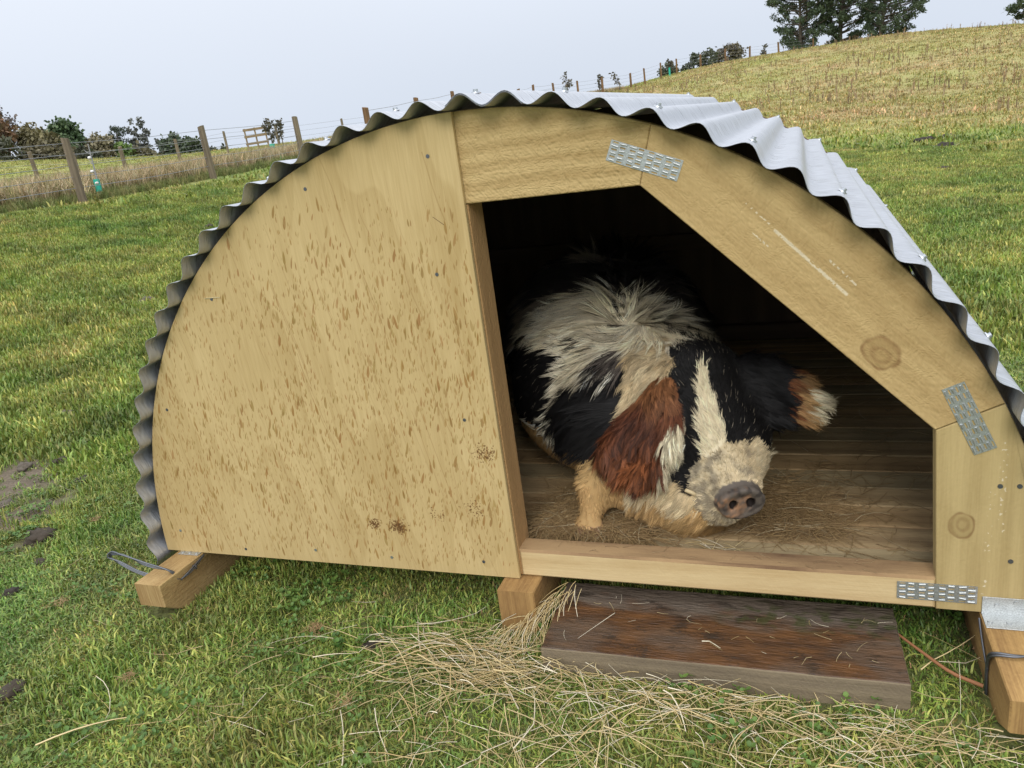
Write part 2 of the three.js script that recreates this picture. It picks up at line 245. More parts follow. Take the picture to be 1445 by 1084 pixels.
{ // pale uncut grass along and beyond the fence line
  srand(21);
  const tall = [0, 1, 2].map(() => clump(26, 0.16, 0.25, 0.62, 0.014, 0)), T = [];
  const pale = [[0.46, 0.37, 0.23], [0.40, 0.31, 0.18], [0.50, 0.42, 0.29], [0.28, 0.26, 0.12]];
  for (let i = 0; i < 16000; i++) {
    const z = rr(-62, 3), w = 3.4, x = fenceX(z) - 0.5 - w * Math.pow(rnd(), 1.2) + 0.25 * n3(z, 0, 3);
    if (!inView(x, z, 0.15) || (z < -30 && rnd() < 0.3)) continue;
    const c = pale[Math.floor(rnd() * 3.6)], v = rr(0.7, 1.2); T.push([x, ground(x, z), z, rr(0, 6.28), rr(0.42, 0.8), rr(0, 0.3), c.map(q => q * v)]);
  }
  scatter('dry_grass', 'tall pale dead grass along the wire fence', 'grass', tall, T, dryMat);
  const gs = [], G = [0.10, 0.15, 0.035]; // greener fringe at the feet of the posts
  for (let i = 0; i < 3200; i++) { const z = rr(-30, 3), x = fenceX(z) - 0.1 - rr(0, 0.5); if (inView(x, z, 0.15)) gs.push([x, ground(x, z), z, rr(0, 6.28), rr(0.18, 0.36), rr(0, 0.4), mix3(G, DRY, rnd() * 0.6)]); }
  scatter('fence_side_grass', 'greener tufts at the foot of the fence', 'grass', tall, gs, dryMat);
  // dark seeded weed stalks on the hill
  const weed = [0, 1].map(() => { const L = []; for (let k = 0; k < 5; k++) L.push({ x: rr(-0.05, 0.05), z: rr(-0.05, 0.05), h: rr(0.35, 0.75), w: 0.035, lean: rr(0, 0.25), dir: rr(0, 6.28), col: [1, 1, 1] }); for (let k = 0; k < 9; k++) L.push({ x: rr(-0.05, 0.05), z: rr(-0.05, 0.05), y: rr(0.25, 0.6), h: rr(0.06, 0.12), w: 0.04, lean: rr(0.3, 0.9), dir: rr(0, 6.28), col: [1.1, 0.9, 0.8] }); return bladeGeo(L); }), W = [];
  for (let i = 0; i < 2600; i++) { const a = fwd + rr(-0.72, 0.1), r = rr(24, 74), x = camX + r * Math.cos(a), z = camZ - r * Math.sin(a); if (x < fenceX(z) + 1 || n3(x * 0.13, 5, z * 0.13) < -0.12 + 0.3 * rnd()) continue; W.push([x, ground(x, z), z, rr(0, 6), rr(0.3, 0.75), rr(0, 0.2), mix3([0.17, 0.125, 0.07], [0.34, 0.26, 0.15], rnd())]); }
  scatter('weed_stalks', 'brown dead weed stalks dotting the hillside', 'weeds', weed, W, dryMat);
}
// ------------------------------------------------------------------ the hut
console.log('hut');
const CY = -0.0245, RA = 1.199;
const hut = thing('pig_shelter', 'arched wooden pig shelter with corrugated iron roof and plywood front', 'animal shelter', [0, -0.122, -1]);
const hp = (name, g, m, parent = hut) => { const q = Array.isArray(g) ? mergeGeometries(g.map(x => x.index ? x.toNonIndexed() : x)) : g; q.translate(0, 0.122, 1); return obj(name, q, m, parent); };
const arcPts = (a0, a1, n, r = RA) => Array.from({ length: n + 1 }, (_, i) => { const a = lerp(a0, a1, i / n) * Math.PI / 180; return [r * Math.cos(a), CY + r * Math.sin(a)]; });
const angOf = (x, y) => Math.atan2(y - CY, x) * 180 / Math.PI;
const TAN_A = [0.60, 0.435, 0.205], TAN_B = [0.44, 0.29, 0.115];
srand(3);
// plywood panel with wavy rotary-cut figure and rain splashes
const plyMat = (() => {
  const N = 2048, L = 1.22, cv = document.createElement('canvas'); cv.width = cv.height = N; const cx = cv.getContext('2d'), im = cx.createImageData(N, N);
  for (let j = 0; j < N; j++) for (let i = 0; i < N; i++) {
    const x = i / N * L - 1.21, y = 1.21 - j / N * L;
    const f = (x - 0.16 * (0.6 - y)) * 5.5 + 4.2 * fbm(x * 1.9 + 4, y * 0.75, 2, 3) + 0.35 * n3(x * 11, y * 2.2, 7);
    let t = f - Math.floor(f); const rampW = Math.pow(t, 2.2) * smooth(1, 0.955, t), amp = 0.5 + 0.5 * n3(x * 1.3, y * 1.6, 12);
    const fine = n3(x * 300, y * 14, 3) * 0.5 + n3(x * 120, y * 7, 5) * 0.5, bl = fbm(x * 3, y * 2, 8, 4);
    let k = 0.28 + 0.5 * rampW * amp + 0.42 * fine + 0.55 * bl;
    const c = mix3([0.575, 0.435, 0.208], [0.395, 0.27, 0.102], clamp(k));
    const o = (j * N + i) * 4; im.data[o] = toS(c[0]); im.data[o + 1] = toS(c[1]); im.data[o + 2] = toS(c[2]); im.data[o + 3] = 255;
  }
  cx.putImageData(im, 0, 0);
  const X = x => (x + 1.21) / L * N, Y = y => (1.21 - y) / L * N, P = N / L;
  // dense short grain streaks at the lower left
  for (let i = 0; i < 900; i++) { const x = rr(-1.2, -0.02), y = rr(0, 1.1); cx.strokeStyle = `rgba(122,84,38,${rr(0.04, 0.14)})`; cx.lineWidth = rr(1, 2.2); cx.beginPath(); cx.moveTo(X(x), Y(y)); const l = rr(0.03, 0.16); cx.quadraticCurveTo(X(x + 0.01 * gauss()), Y(y - l / 2), X(x + l * 0.16), Y(y - l)); cx.stroke(); }
  for (let i = 0; i < 110; i++) { const x = rr(-1.2, -0.02), y = rr(0.2, 1.15), l = rr(0.12, 0.45); cx.strokeStyle = `rgba(110,74,30,${rr(0.06, 0.2)})`; cx.lineWidth = rr(1.5, 6); cx.beginPath(); cx.moveTo(X(x), Y(y)); cx.bezierCurveTo(X(x + 0.02 * gauss()), Y(y - l * 0.3), X(x + l * 0.12 + 0.02 * gauss()), Y(y - l * 0.6), X(x + l * 0.2), Y(y - l)); cx.stroke(); }
  for (let i = 0; i < 7200; i++) { // rain splashes, drawn out downwards
    const x = rr(-1.17, 0), y = 0.02 + 1.0 * Math.pow(rnd(), 0.86); if (n3(x * 5, y * 4, 31) < -0.5 + 0.6 * rnd() - 0.2 || y > 0.78 - 0.35 * Math.abs(x + 0.35) + 0.35 * rnd()) continue;
    const l = rr(0.003, 0.0095) * (rnd() < 0.18 ? 2 : 1), w = l * rr(0.17, 0.33);
    cx.save(); cx.translate(X(x), Y(y)); cx.rotate(rr(-0.12, 0.4)); cx.fillStyle = `rgba(${120 + 18 * rnd() | 0},${86 + 14 * rnd() | 0},38,${rr(0.22, 0.65)})`;
    cx.beginPath(); const a = l * P, b = w * P; cx.moveTo(0, -a); cx.bezierCurveTo(b * 0.7, -a * 0.5, b * 1.2, a * 0.5, b * 0.3, a); cx.bezierCurveTo(-b * 1.1, a * 0.8, -b * 0.9, -a * 0.2, 0, -a); cx.fill(); cx.restore();
  }
  for (const [mx, my, mr, n] of [[-0.33, 0.135, 0.03, 260], [-0.405, 0.14, 0.022, 150], [-0.035, 0.36, 0.035, 130], [-0.09, 0.2, 0.04, 60], [-0.2, 0.18, 0.03, 30]]) for (let i = 0; i < n; i++) { cx.fillStyle = `rgba(84,52,18,${rr(0.3, 0.8)})`; cx.beginPath(); cx.ellipse(X(mx + gauss() * mr * 0.7), Y(my + gauss() * mr * 0.55), rr(1, 4), rr(1, 5), rr(0, 3), 0, 7); cx.fill(); }
  cx.strokeStyle = 'rgba(60,38,18,0.8)'; cx.lineWidth = 2; cx.beginPath(); cx.moveTo(X(-0.075), Y(0.955)); cx.lineTo(X(-0.05), Y(0.935)); cx.stroke();
  const t = new THREE.CanvasTexture(cv); t.colorSpace = THREE.SRGBColorSpace; t.repeat.set(1 / L, 1 / L);
  const bm = dataTex(512, 512, (s, q) => 0.5 + 0.35 * n3(s * 160, q * 16, 2) + 0.2 * fbm(s * 20, q * 8, 4, 3), false);
  return new THREE.MeshStandardMaterial({ map: t, bumpMap: own(bm, 0.61, 0.61), bumpScale: 0.0007, roughness: 0.72 });
})();
{
  const g = slab([...arcPts(90, 180 - 1.17, 60), [0.008, 0], [0.008, 1.174]].sort(() => 0), 0.0005, 0.0125, 0.0012);
  const ply = hp('plywood_panel', grainUV(g, [1, 0, 0], 1.21, 0.01), plyMat); ply.userData.label = 'plywood front panel splashed with rain';
}
const steel = new THREE.MeshStandardMaterial({ color: lin(0.52, 0.55, 0.58), metalness: 0.85, roughness: 0.4 });
const darkSteel = new THREE.MeshStandardMaterial({ color: lin(0.16, 0.17, 0.19), metalness: 0.8, roughness: 0.45 });
const galv = new THREE.MeshStandardMaterial({ color: lin(0.6, 0.63, 0.64), metalness: 0.75, roughness: 0.42, map: own(dataTex(256, 256, (s, t) => { const v = 0.82 + 0.3 * n3(s * 26, t * 26, 4) + 0.12 * n3(s * 90, t * 90, 2); return [v, v, v]; }), 0.08, 0.08) });
for (const [x, y] of [[-0.063, 1.089], [-0.401, 1.052], [-0.088, 0.822], [-1.034, 0.482], [-0.078, 0.452], [-1.121, 0.075], [-0.881, 0.026], [-0.624, 0.041], [-0.371, 0.036], [-0.089, 0.044], [-0.767, 0.8]]) {
  const ring = new THREE.RingGeometry(0.0017, 0.0045, 14); ring.translate(x, y, 0.0135); const dot = new THREE.CylinderGeometry(0.0046, 0.004, 0.0016, 14); dot.rotateX(Math.PI / 2); dot.translate(x, y, 0.0126);
  hp('panel_screw', [ring, dot], rnd() < 0.5 ? steel : darkSteel);
}
const ck = [angOf(0.436, 1.092), angOf(1.084, 0.482)];
{
  const t = timber({ L: 0.6, H: 0.3, o: [-0.1, 0.93], a: [0.56, 0.41, 0.19], b: [0.34, 0.225, 0.085], sd: 4, bands: 24, contrast: 1.15, saw: 1.7, blotch: 0.35 });
  hp('top_beam', grainUV(slab([[-0.05, 0.975], [0.4035, 0.974], [0.4355, 1.0925], ...arcPts(ck[0] + 0.05, 92, 14)], -0.045, -0.0015), [1, 0, 0], 0.1, -0.93), woodMat(t, 0.9, 0.0024));
}
{
  const t = timber({ w: 1536, h: 512, L: 1.2, H: 0.4, o: [-0.6, 0.88], a: [0.535, 0.385, 0.175], b: [0.34, 0.222, 0.085], sd: 9, bands: 15, contrast: 0.75, saw: 1.35, knots: [[0.203, 1.028, 0.034]], scuffs: [[-0.2, 1.085, -0.12, 1.082, 0.0016, 0.1], [-0.12, 1.08, 0.07, 1.073, 0.0032, -0.35], [-0.005, 1.102, 0.07, 1.098, 0.0022, 0.05], [-0.15, 1.05, -0.11, 1.048, 0.0018, 0.0]] });
  hp('brace_beam', grainUV(slab([[0.4045, 0.974], [0.966, 0.4265], [1.0835, 0.4835], ...arcPts(ck[1], ck[0], 20)], -0.045, -0.001), [0.716, -0.698, 0], 0.6, -0.88), woodMat(t, 0.9, 0.0019)).userData.label = 'sloping rough-sawn timber with a round knot and chalky scuffs';
}
{
  const t = timber({ w: 1024, h: 512, L: 0.6, H: 0.3, o: [-0.05, -1.25], a: [0.52, 0.40, 0.185], b: [0.34, 0.245, 0.098], sd: 14, bands: 17, contrast: 0.9, saw: 0.5, knots: [[0.209, -1.022, 0.026]], scuffs: [[0.2, -1.095, 0.4, -1.09, 0.006, 0.38], [0.05, -1.07, 0.3, -1.075, 0.005, 0.42]] });
  const q = arcPts(0.8, ck[1] - 0.06, 14); hp('door_post', grainUV(slab([[0.9815, 0], [1.199, 0], ...q, [0.9675, 0.4255]], -0.045, -0.0018), [0, 1, 0], 0.05, 1.25), woodMat(t, 0.85, 0.0014));
  for (const [x, y] of [[1.087, 0.304], [1.121, 0.305], [1.115, 0.131]]) { const c = new THREE.CylinderGeometry(0.005, 0.005, 0.003, 10); c.rotateX(Math.PI / 2); c.translate(x, y, -0.0015); hp('post_nail', c, darkSteel); }
}
const pine1 = timber({ L: 1.2, H: 0.3, a: [0.64, 0.495, 0.265], b: [0.47, 0.325, 0.15], sd: 30, bands: 14, contrast: 1.0, saw: 0.5, fine: 0.6, blotch: 0.5 });
const muddy = timber({ L: 1.2, H: 0.3, a: [0.42, 0.275, 0.135], b: [0.15, 0.085, 0.042], sd: 33, bands: 14, contrast: 0.5, saw: 0.5, blotch: 1.9 });
const orangeW = timber({ L: 1.2, H: 0.3, a: [0.47, 0.29, 0.105], b: [0.23, 0.125, 0.042], sd: 37, bands: 12, contrast: 1.5, saw: 1.2, blotch: 1.1, fine: 0.7 });
const inside = timber({ L: 2.4, H: 0.6, a: [0.15, 0.10, 0.06], b: [0.07, 0.045, 0.028], sd: 41, bands: 9, contrast: 0.9, saw: 0.4, blotch: 0.9 });  // darker than bare ply: the shade at the back is put into the colour
{ // sill: clean face, muddied top
  const g = grainUV(box(0.0095, 0.9805, 0, 0.078, -0.07, -0.002, 0.006), [1, 0, 0], 0.05, 0.1), p = g.attributes.position, n = g.attributes.normal, top = [], rest = [];
  for (let i = 0; i < p.count; i += 3) (n.getY(i) > 0.5 ? top : rest).push(i, i + 1, i + 2);
  const sub = idx => { const q = new THREE.BufferGeometry(); for (const k of ['position', 'normal', 'uv']) { const a = g.attributes[k], s = a.itemSize, d = new Float32Array(idx.length * s); idx.forEach((v, i) => { for (let e = 0; e < s; e++) d[i * s + e] = a.array[v * s + e]; }); q.setAttribute(k, new THREE.BufferAttribute(d, s)); } return q; };
  const s = hp('door_sill', sub(rest), woodMat(pine1, 0.8, 0.001)); hp('sill_top', sub(top), woodMat(muddy, 0.9, 0.002), s).userData.label = 'trodden muddy top of the sill';
}
hp('door_stud', grainUV(box(-0.04, 0.0095, 0.002, 0.9735, -0.09, -0.003, 0.003), [0, 1, 0], 0.1, 0.12), woodMat(timber({ w: 1024, h: 256, L: 1.2, H: 0.2, a: [0.47, 0.285, 0.12], b: [0.31, 0.175, 0.065], sd: 51, bands: 18, contrast: 0.5, saw: 1.2 }), 0.9, 0.002));
// floor boards
const floorMats = [0, 1, 2].map(k => woodMat(timber({ w: 1024, h: 128, L: 2.4, H: 0.16, a: [[0.56, 0.41, 0.22], [0.47, 0.37, 0.21], [0.62, 0.43, 0.22]][k], b: [[0.22, 0.145, 0.072], [0.2, 0.15, 0.08], [0.27, 0.17, 0.078]][k], sd: 60 + k * 5, bands: 13, contrast: 0.9, saw: 0.6, blotch: 0.9, fine: 0.6 }), 0.82, 0.0012));
for (let i = 0; i < 18; i++) { const z1 = -0.0745 - i * 0.1095; hp('floor_board', grainUV(box(-1.175, 1.175, 0.008, 0.038 + 0.002 * (rnd() - 0.5), z1 - 0.1065, z1, 0.003), [1, 0, 0], 1.2 + 0.3 * rnd(), -z1 + 0.01), floorMats[[1, 0, 2, 0, 1, 2, 0][i % 7]]); }
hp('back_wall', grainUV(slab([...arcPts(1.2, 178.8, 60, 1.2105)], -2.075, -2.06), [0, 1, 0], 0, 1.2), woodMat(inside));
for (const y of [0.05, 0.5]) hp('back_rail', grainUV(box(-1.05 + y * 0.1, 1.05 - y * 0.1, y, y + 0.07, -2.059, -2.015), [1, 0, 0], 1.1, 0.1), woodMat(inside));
// nail plates
function nailPlate(cx, cy, ang, L = 0.155, W = 0.043) {
  const s = new THREE.Shape(); s.moveTo(-L / 2, -W / 2); s.lineTo(L / 2, -W / 2); s.lineTo(L / 2, W / 2); s.lineTo(-L / 2, W / 2); s.closePath(); const teeth = [];
  for (let c = 0; c < 8; c++) for (let r = 0; r < 6; r++) {
    const x = -L / 2 + L * (c + 0.5 + (c % 2 ? -0.06 : 0.06)) / 8, y = -W / 2 + W * (r + 0.5) / 6;
    if ((c + r + (c >> 1)) % 2) { const h = new THREE.Path(); h.moveTo(x - 0.006, y - 0.0016); h.lineTo(x - 0.006, y + 0.0016); h.lineTo(x + 0.006, y + 0.0016); h.lineTo(x + 0.006, y - 0.0016); s.holes.push(h); }
    else { const b = new THREE.CylinderGeometry(0.0022 * rr(0.8, 1.25), 0.0022, 0.0135 * rr(0.8, 1.1), 7); b.rotateZ(Math.PI / 2 + rr(-0.12, 0.12)); b.rotateY(rr(-0.1, 0.1)); b.scale(1, 1, 0.95); b.translate(x, y, 0.0016); teeth.push(b); }
  }
  const place = g => { g.rotateZ(ang); g.translate(cx, cy, -0.001); return g; };
  const p = hp('nail_plate', place(new THREE.ExtrudeGeometry(s, { depth: 0.0014, bevelEnabled: false })), galv);
  const pt = hp('plate_teeth', place(mergeGeometries(teeth)), galv, p); pt.userData.kind = 'stuff'; return p;
}
nailPlate(0.417, 1.0235, -0.391).userData.label = 'nail plate joining top beam and brace';
nailPlate(1.0255, 0.452, -1.148).userData.label = 'nail plate joining brace and door post';
nailPlate(0.981, 0.0435, 0).userData.label = 'nail plate joining sill and door post';
// bearers (skids) with sledge-cut ends
const bearW = woodMat(orangeW, 0.85, 0.0016), bearM = woodMat(timber({ L: 1.2, H: 0.3, a: [0.52, 0.37, 0.165], b: [0.28, 0.17, 0.062], sd: 71, bands: 9, contrast: 1.2, saw: 1.3, blotch: 1.3, fine: 0.7 }), 0.85, 0.0016);
function skid(x0, x1, zEnd, cut, mat, lbl, low = -0.135) {
  const g = slab([[-zEnd, -0.0015], [2.09, -0.0015], [2.09, low], [-zEnd + cut, low], [-zEnd, -0.075]].map(([a, b]) => [a, b]), 0, x1 - x0, 0.003); g.rotateY(Math.PI / 2); g.translate(x0, 0, 0); // profile drawn in (-z, y)
  return hp('skid', grainUV(g, [0, 0, 1], 0.4, 0.6), mat);
}
const skL = skid(-1.158, -1.06, 0.197, 0.075, bearM), skR = skid(1.066, 1.166, 0.27, 0.1, bearW), skM = skid(-0.038, 0.064, 0.07, 0.0, bearW);
skL.userData.label = 'left skid with a wire tow loop'; skR.userData.label = 'right skid beside the step'; skM.userData.label = 'middle skid showing its sawn end';
{
  const loop = (dx, dy) => tube([[-1.061, -0.03 + dy, 0.118 + dx], [-1.072, 0.006 + dy, 0.13 + dx], [-1.14, 0.034 + dy, 0.148], [-1.22, 0.062 + dy, 0.15 + dx], [-1.272, 0.064 + dy, 0.15], [-1.283, 0.052 + dy, 0.15 + dx], [-1.25, 0.028 + dy, 0.145], [-1.2, 0.0 + dy, 0.14], [-1.157, -0.02 + dy, 0.13]], 0.0026, 60, 7);
  hp('tow_wire', [loop(0, 0), loop(0.007, 0.005), loop(-0.005, -0.005)], darkSteel, skL);
  const w = (d) => tube([[-1.055, -0.028, 0.112 + d], [-1.05, -0.026 + d, 0.09], [-1.051, -0.018 + d, 0.05], [-1.056, -0.008, 0.01 + d]], 0.0024, 20, 6);
  const st = new THREE.TorusGeometry(0.008, 0.0018, 6, 12); st.rotateX(0.3); st.translate(-1.054, -0.022, 0.06);
  hp('tow_wire', [w(0), w(0.006), st], darkSteel, skL);
  const r = (d, e) => tube([[1.062, -0.12, 0.105 + d], [1.0625, -0.05 + e, 0.1 + d], [1.064, 0.0, 0.135 + d], [1.1, 0.004 + e, 0.142 + d], [1.15, 0.004, 0.14 - d], [1.169, 0.001, 0.135], [1.17, -0.05, 0.12]], 0.0026, 40, 7);
  hp('tow_wire', [r(0, 0), r(0.008, 0.003), tube([[1.062, -0.005, 0.012], [1.0615, -0.03, 0.05], [1.0625, -0.055, 0.085], [1.062, -0.06, 0.11]], 0.0024, 20, 6)], darkSteel, skR);
  // folded galvanised bracket on the right, flat strap on the left
  const br = (x0, x1) => { const a = box(x0, x1, 0.0, 0.042, -0.0008, 0.0012, 0.0004), b = box(x0, x1, -0.0005, 0.0015, 0.0, 0.052, 0.0004); const rv = []; for (let i = 0; i < 7; i++) { const c = new THREE.CylinderGeometry(0.0052, 0.0058, 0.003, 10); if (i % 2) { c.rotateX(Math.PI / 2); c.translate(lerp(x0, x1, (i + 0.6) / 7), 0.022 + 0.01 * ((i >> 1) % 2), 0.0018); } else c.translate(lerp(x0, x1, (i + 0.6) / 7), 0.002, 0.03); rv.push(c); } return [a, b, ...rv]; };
  hp('angle_bracket', br(1.068, 1.19).map(g => { const q = g.index ? g.toNonIndexed() : g; return q; }), galv).userData.label = 'folded galvanised bracket with nail heads';
  hp('metal_strap', [box(-1.142, -1.062, -0.001, 0.001, -0.03, 0.03, 0.0004), ...[0, 1, 2].map(i => { const c = new THREE.CylinderGeometry(0.005, 0.0055, 0.003, 10); c.translate(-1.13 + i * 0.027, 0.0015, 0.019); return c; })], galv);
}
// corrugated iron: two lapped sheets bent over the arch
const zinc = (() => {
  const w = 512, h = 1024;
  const b = dataTex(w, h, (s, t) => 0.5 + 0.35 * n3(s * 60, t * 24 + 3 * n3(s * 20, t * 10, 3), 1) + 0.25 * n3(s * 130, t * 60, 4), false);
  const c = dataTex(w, h, (s, t) => { const v = 0.86 + 0.22 * n3(s * 64 + 2 * n3(s * 20, t * 30, 3), t * 46, 6) + 0.14 * fbm(s * 8, t * 8, 2, 3); return [v, v, v * 1.01]; });
  const r = dataTex(w, h, (s, t) => 0.62 + 0.3 * n3(s * 50, t * 26, 9), false);
  return new THREE.MeshStandardMaterial({ color: lin(0.53, 0.56, 0.60), metalness: 0.45, roughness: 0.6, roughnessMap: r, map: c, bumpMap: b, bumpScale: 0.0012, side: THREE.DoubleSide });
})();
const PITCH = 4.7, CREST0 = 59.3;
function sheet(a0, a1, lift) {
  const th = 0.0014, r = a => 1.2145 + 0.0132 * Math.cos((a - CREST0) / PITCH * 2 * Math.PI) + lift, n = Math.round(Math.abs(a1 - a0) / PITCH * 14), m = 26, P = [], U = [], I = [];
  const z0 = 0.058, z1 = -2.12;
  for (const [s, off] of [[0, 0], [1, th]]) for (let i = 0; i <= n; i++) for (let j = 0; j <= m; j++) {
    const a = lerp(a0, a1, i / n), R = r(a) + off, t = a * Math.PI / 180; P.push(R * Math.cos(t), CY + R * Math.sin(t), lerp(z0, z1, j / m)); U.push(j / m * 4.4, t * 1.2 * 0.8);
  }
  const q = (s, i, j) => s * (n + 1) * (m + 1) + i * (m + 1) + j;
  for (let i = 0; i < n; i++) for (let j = 0; j < m; j++) { I.push(q(0, i, j), q(0, i + 1, j), q(0, i, j + 1), q(0, i, j + 1), q(0, i + 1, j), q(0, i + 1, j + 1)); I.push(q(1, i, j), q(1, i, j + 1), q(1, i + 1, j), q(1, i, j + 1), q(1, i + 1, j + 1), q(1, i + 1, j)); }
  for (let i = 0; i < n; i++) for (const j of [0, m]) I.push(q(0, i, j), q(1, i, j), q(0, i + 1, j), q(1, i, j), q(1, i + 1, j), q(0, i + 1, j));
  for (let j = 0; j < m; j++) for (const i of [0, n]) I.push(q(0, i, j), q(0, i, j + 1), q(1, i, j), q(1, i, j), q(0, i, j + 1), q(1, i, j + 1));
  const g = new THREE.BufferGeometry(); g.setAttribute('position', new THREE.Float32BufferAttribute(P, 3)); g.setAttribute('uv', new THREE.Float32BufferAttribute(U, 2)); g.setIndex(I); g.computeVertexNormals(); return g;
}
const rsL = hp('roof_sheet', sheet(181.6, 81, 0), zinc), rsR = hp('roof_sheet', sheet(89.2, -1.5, 0.0026), zinc);
rsL.userData.label = 'left corrugated iron sheet'; rsR.userData.label = 'right corrugated iron sheet'; rsR.userData.label = 'right corrugated iron sheet lapped over the crown';
for (let k = -12; k <= 25; k += 2) for (const z of [-0.035, -2.06]) {
  const a = (CREST0 + k * PITCH) * Math.PI / 180; if (a < 0.03 || a > 3.1 || (z < -1 && (k < -8 || k > 10))) continue;
  const R = 1.2145 + 0.0132 + 0.0014 + (a < 1.55 ? 0.0026 : 0), w = new THREE.CylinderGeometry(0.0115, 0.0125, 0.003, 14), hd = new THREE.CylinderGeometry(0.0068, 0.0068, 0.008, 6); w.translate(0, 0.0015, 0); hd.translate(0, 0.0065, 0);
  const fl = new THREE.CylinderGeometry(0.0085, 0.0085, 0.0015, 10); fl.translate(0, 0.0036, 0);
  const g = mergeGeometries([w, hd, fl]); g.scale(0.8, 0.8, 0.8); g.rotateZ(a - Math.PI / 2); g.translate(R * Math.cos(a), CY + R * Math.sin(a), z); hp('roof_screw', g, steel, a < 1.55 ? rsR : rsL);
}
// the step: a thick old board, rust-brown wood crumb and mud on top
{
  const st = thing('step_block', 'thick weathered wooden step slab lying before the doorway', 'step', [0.52, -0.13, 0.06]);
  const stoneTop = dataTex(1024, 512, (s, t) => {
    const x = s * 0.8, y = t * 0.27, n = fbm(x * 8, y * 20, 3, 5), f = n3(x * 150, y * 220, 5), g = n3(x * 22, y * 260, 2), g2 = n3(x * 7, y * 110, 6);
    let c = mix3([0.150, 0.118, 0.088], [0.072, 0.054, 0.042], clamp(0.5 + 0.7 * n + 0.22 * g + 0.2 * g2));
    const rust = smooth(-0.03, 0.045, 0.172 + 0.035 * (0.5 - s) - y + 0.09 * n + 0.015 * g) * (0.55 + 0.45 * smooth(-0.25, 0.2, n3(x * 6, y * 10, 9) + 0.15 - 0.3 * smooth(0.75, 1, s)));
    c = mix3(c, mix3([0.15, 0.066, 0.022], [0.04, 0.02, 0.011], clamp(0.48 + 1.1 * fbm(x * 11, y * 30, 8, 4) + 0.25 * f + 0.3 * g2)), rust);
    const dark = smooth(0.08, 0.42, fbm(x * 14 + 7, y * 26, 21, 4) + 0.2 * f + 0.12 * g); c = mix3(c, [0.024, 0.017, 0.012], 0.75 * dark);
    const moss = smooth(0.45, 0.62, s) * smooth(0.11, 0.17, y) * smooth(-0.05, 0.2, fbm(x * 26, y * 34, 17, 4) + 0.1 * f) * smooth(0.262, 0.2, y); c = mix3(c, [0.045, 0.052, 0.014], 0.75 * moss);
    const ch = 1 + 0.22 * f + 0.15 * g; return c.map(v => v * ch);
  }), stoneB = dataTex(512, 256, (s, t) => 0.5 + 0.6 * fbm(s * 24, t * 26, 5, 5) + 0.25 * n3(s * 20, t * 120, 2), false);
  const side = timber({ w: 1024, h: 128, L: 0.8, H: 0.1, a: [0.24, 0.19, 0.122], b: [0.11, 0.083, 0.055], sd: 81, bands: 30, contrast: 0.7, saw: 0.8, blotch: 0.9 });
  // top and body share one outline: slightly skewed rectangle with worn corners
  const outline = [[-0.398, -0.15], [0.392, -0.133], [0.384, 0.13], [-0.41, 0.128]], pts = [];
  for (let e = 0; e < 4; e++) { const a = outline[e], b = outline[(e + 1) % 4]; for (let k = 0; k < 14; k++) { const t = k / 14, wob = 0.004 * n3(e * 9 + t * 8, 3, 1); pts.push([lerp(a[0], b[0], t) + wob, lerp(a[1], b[1], t) + wob]); } }
  const shape = new THREE.Shape(pts.map(p => new THREE.Vector2(...p)));
  const g = new THREE.ExtrudeGeometry(shape, { depth: 0.068, bevelEnabled: true, bevelThickness: 0.004, bevelSize: 0.004, bevelOffset: -0.004, bevelSegments: 2 });
  g.rotateX(-Math.PI / 2); g.translate(0, 0.006, 0); const q = g.toNonIndexed ? (g.index ? g.toNonIndexed() : g) : g, p = q.attributes.position, n = q.attributes.normal, uv = new Float32Array(p.count * 2), T = [], B = [];
  for (let i = 0; i < p.count; i += 3) { const up = n.getY(i) > 0.6; for (let k = i; k < i + 3; k++) { (up ? T : B).push(k); if (up) { uv[k * 2] = p.getX(k) + 0.41; uv[k * 2 + 1] = 0.13 - p.getZ(k); } else { uv[k * 2] = (Math.abs(n.getX(k)) > 0.7 ? p.getZ(k) : p.getX(k)) + 0.41; uv[k * 2 + 1] = p.getY(k); } } }
  const sub = idx => { const o = new THREE.BufferGeometry(), P = [], N = [], U = []; for (const k of idx) { P.push(p.getX(k), p.getY(k), p.getZ(k)); N.push(n.getX(k), n.getY(k), n.getZ(k)); U.push(uv[k * 2], uv[k * 2 + 1]); } o.setAttribute('position', new THREE.Float32BufferAttribute(P, 3)); o.setAttribute('normal', new THREE.Float32BufferAttribute(N, 3)); o.setAttribute('uv', new THREE.Float32BufferAttribute(U, 2)); return o; };
  obj('slab_body', sub(B), woodMat(side, 0.9, 0.002), st);
  obj('slab_top', sub(T), new THREE.MeshStandardMaterial({ map: own(stoneTop, 0.8, 0.27), bumpMap: own(stoneB, 0.8, 0.27), bumpScale: 0.004, roughness: 0.5 }), st).userData.label = 'rust-brown mossy worn top';
}
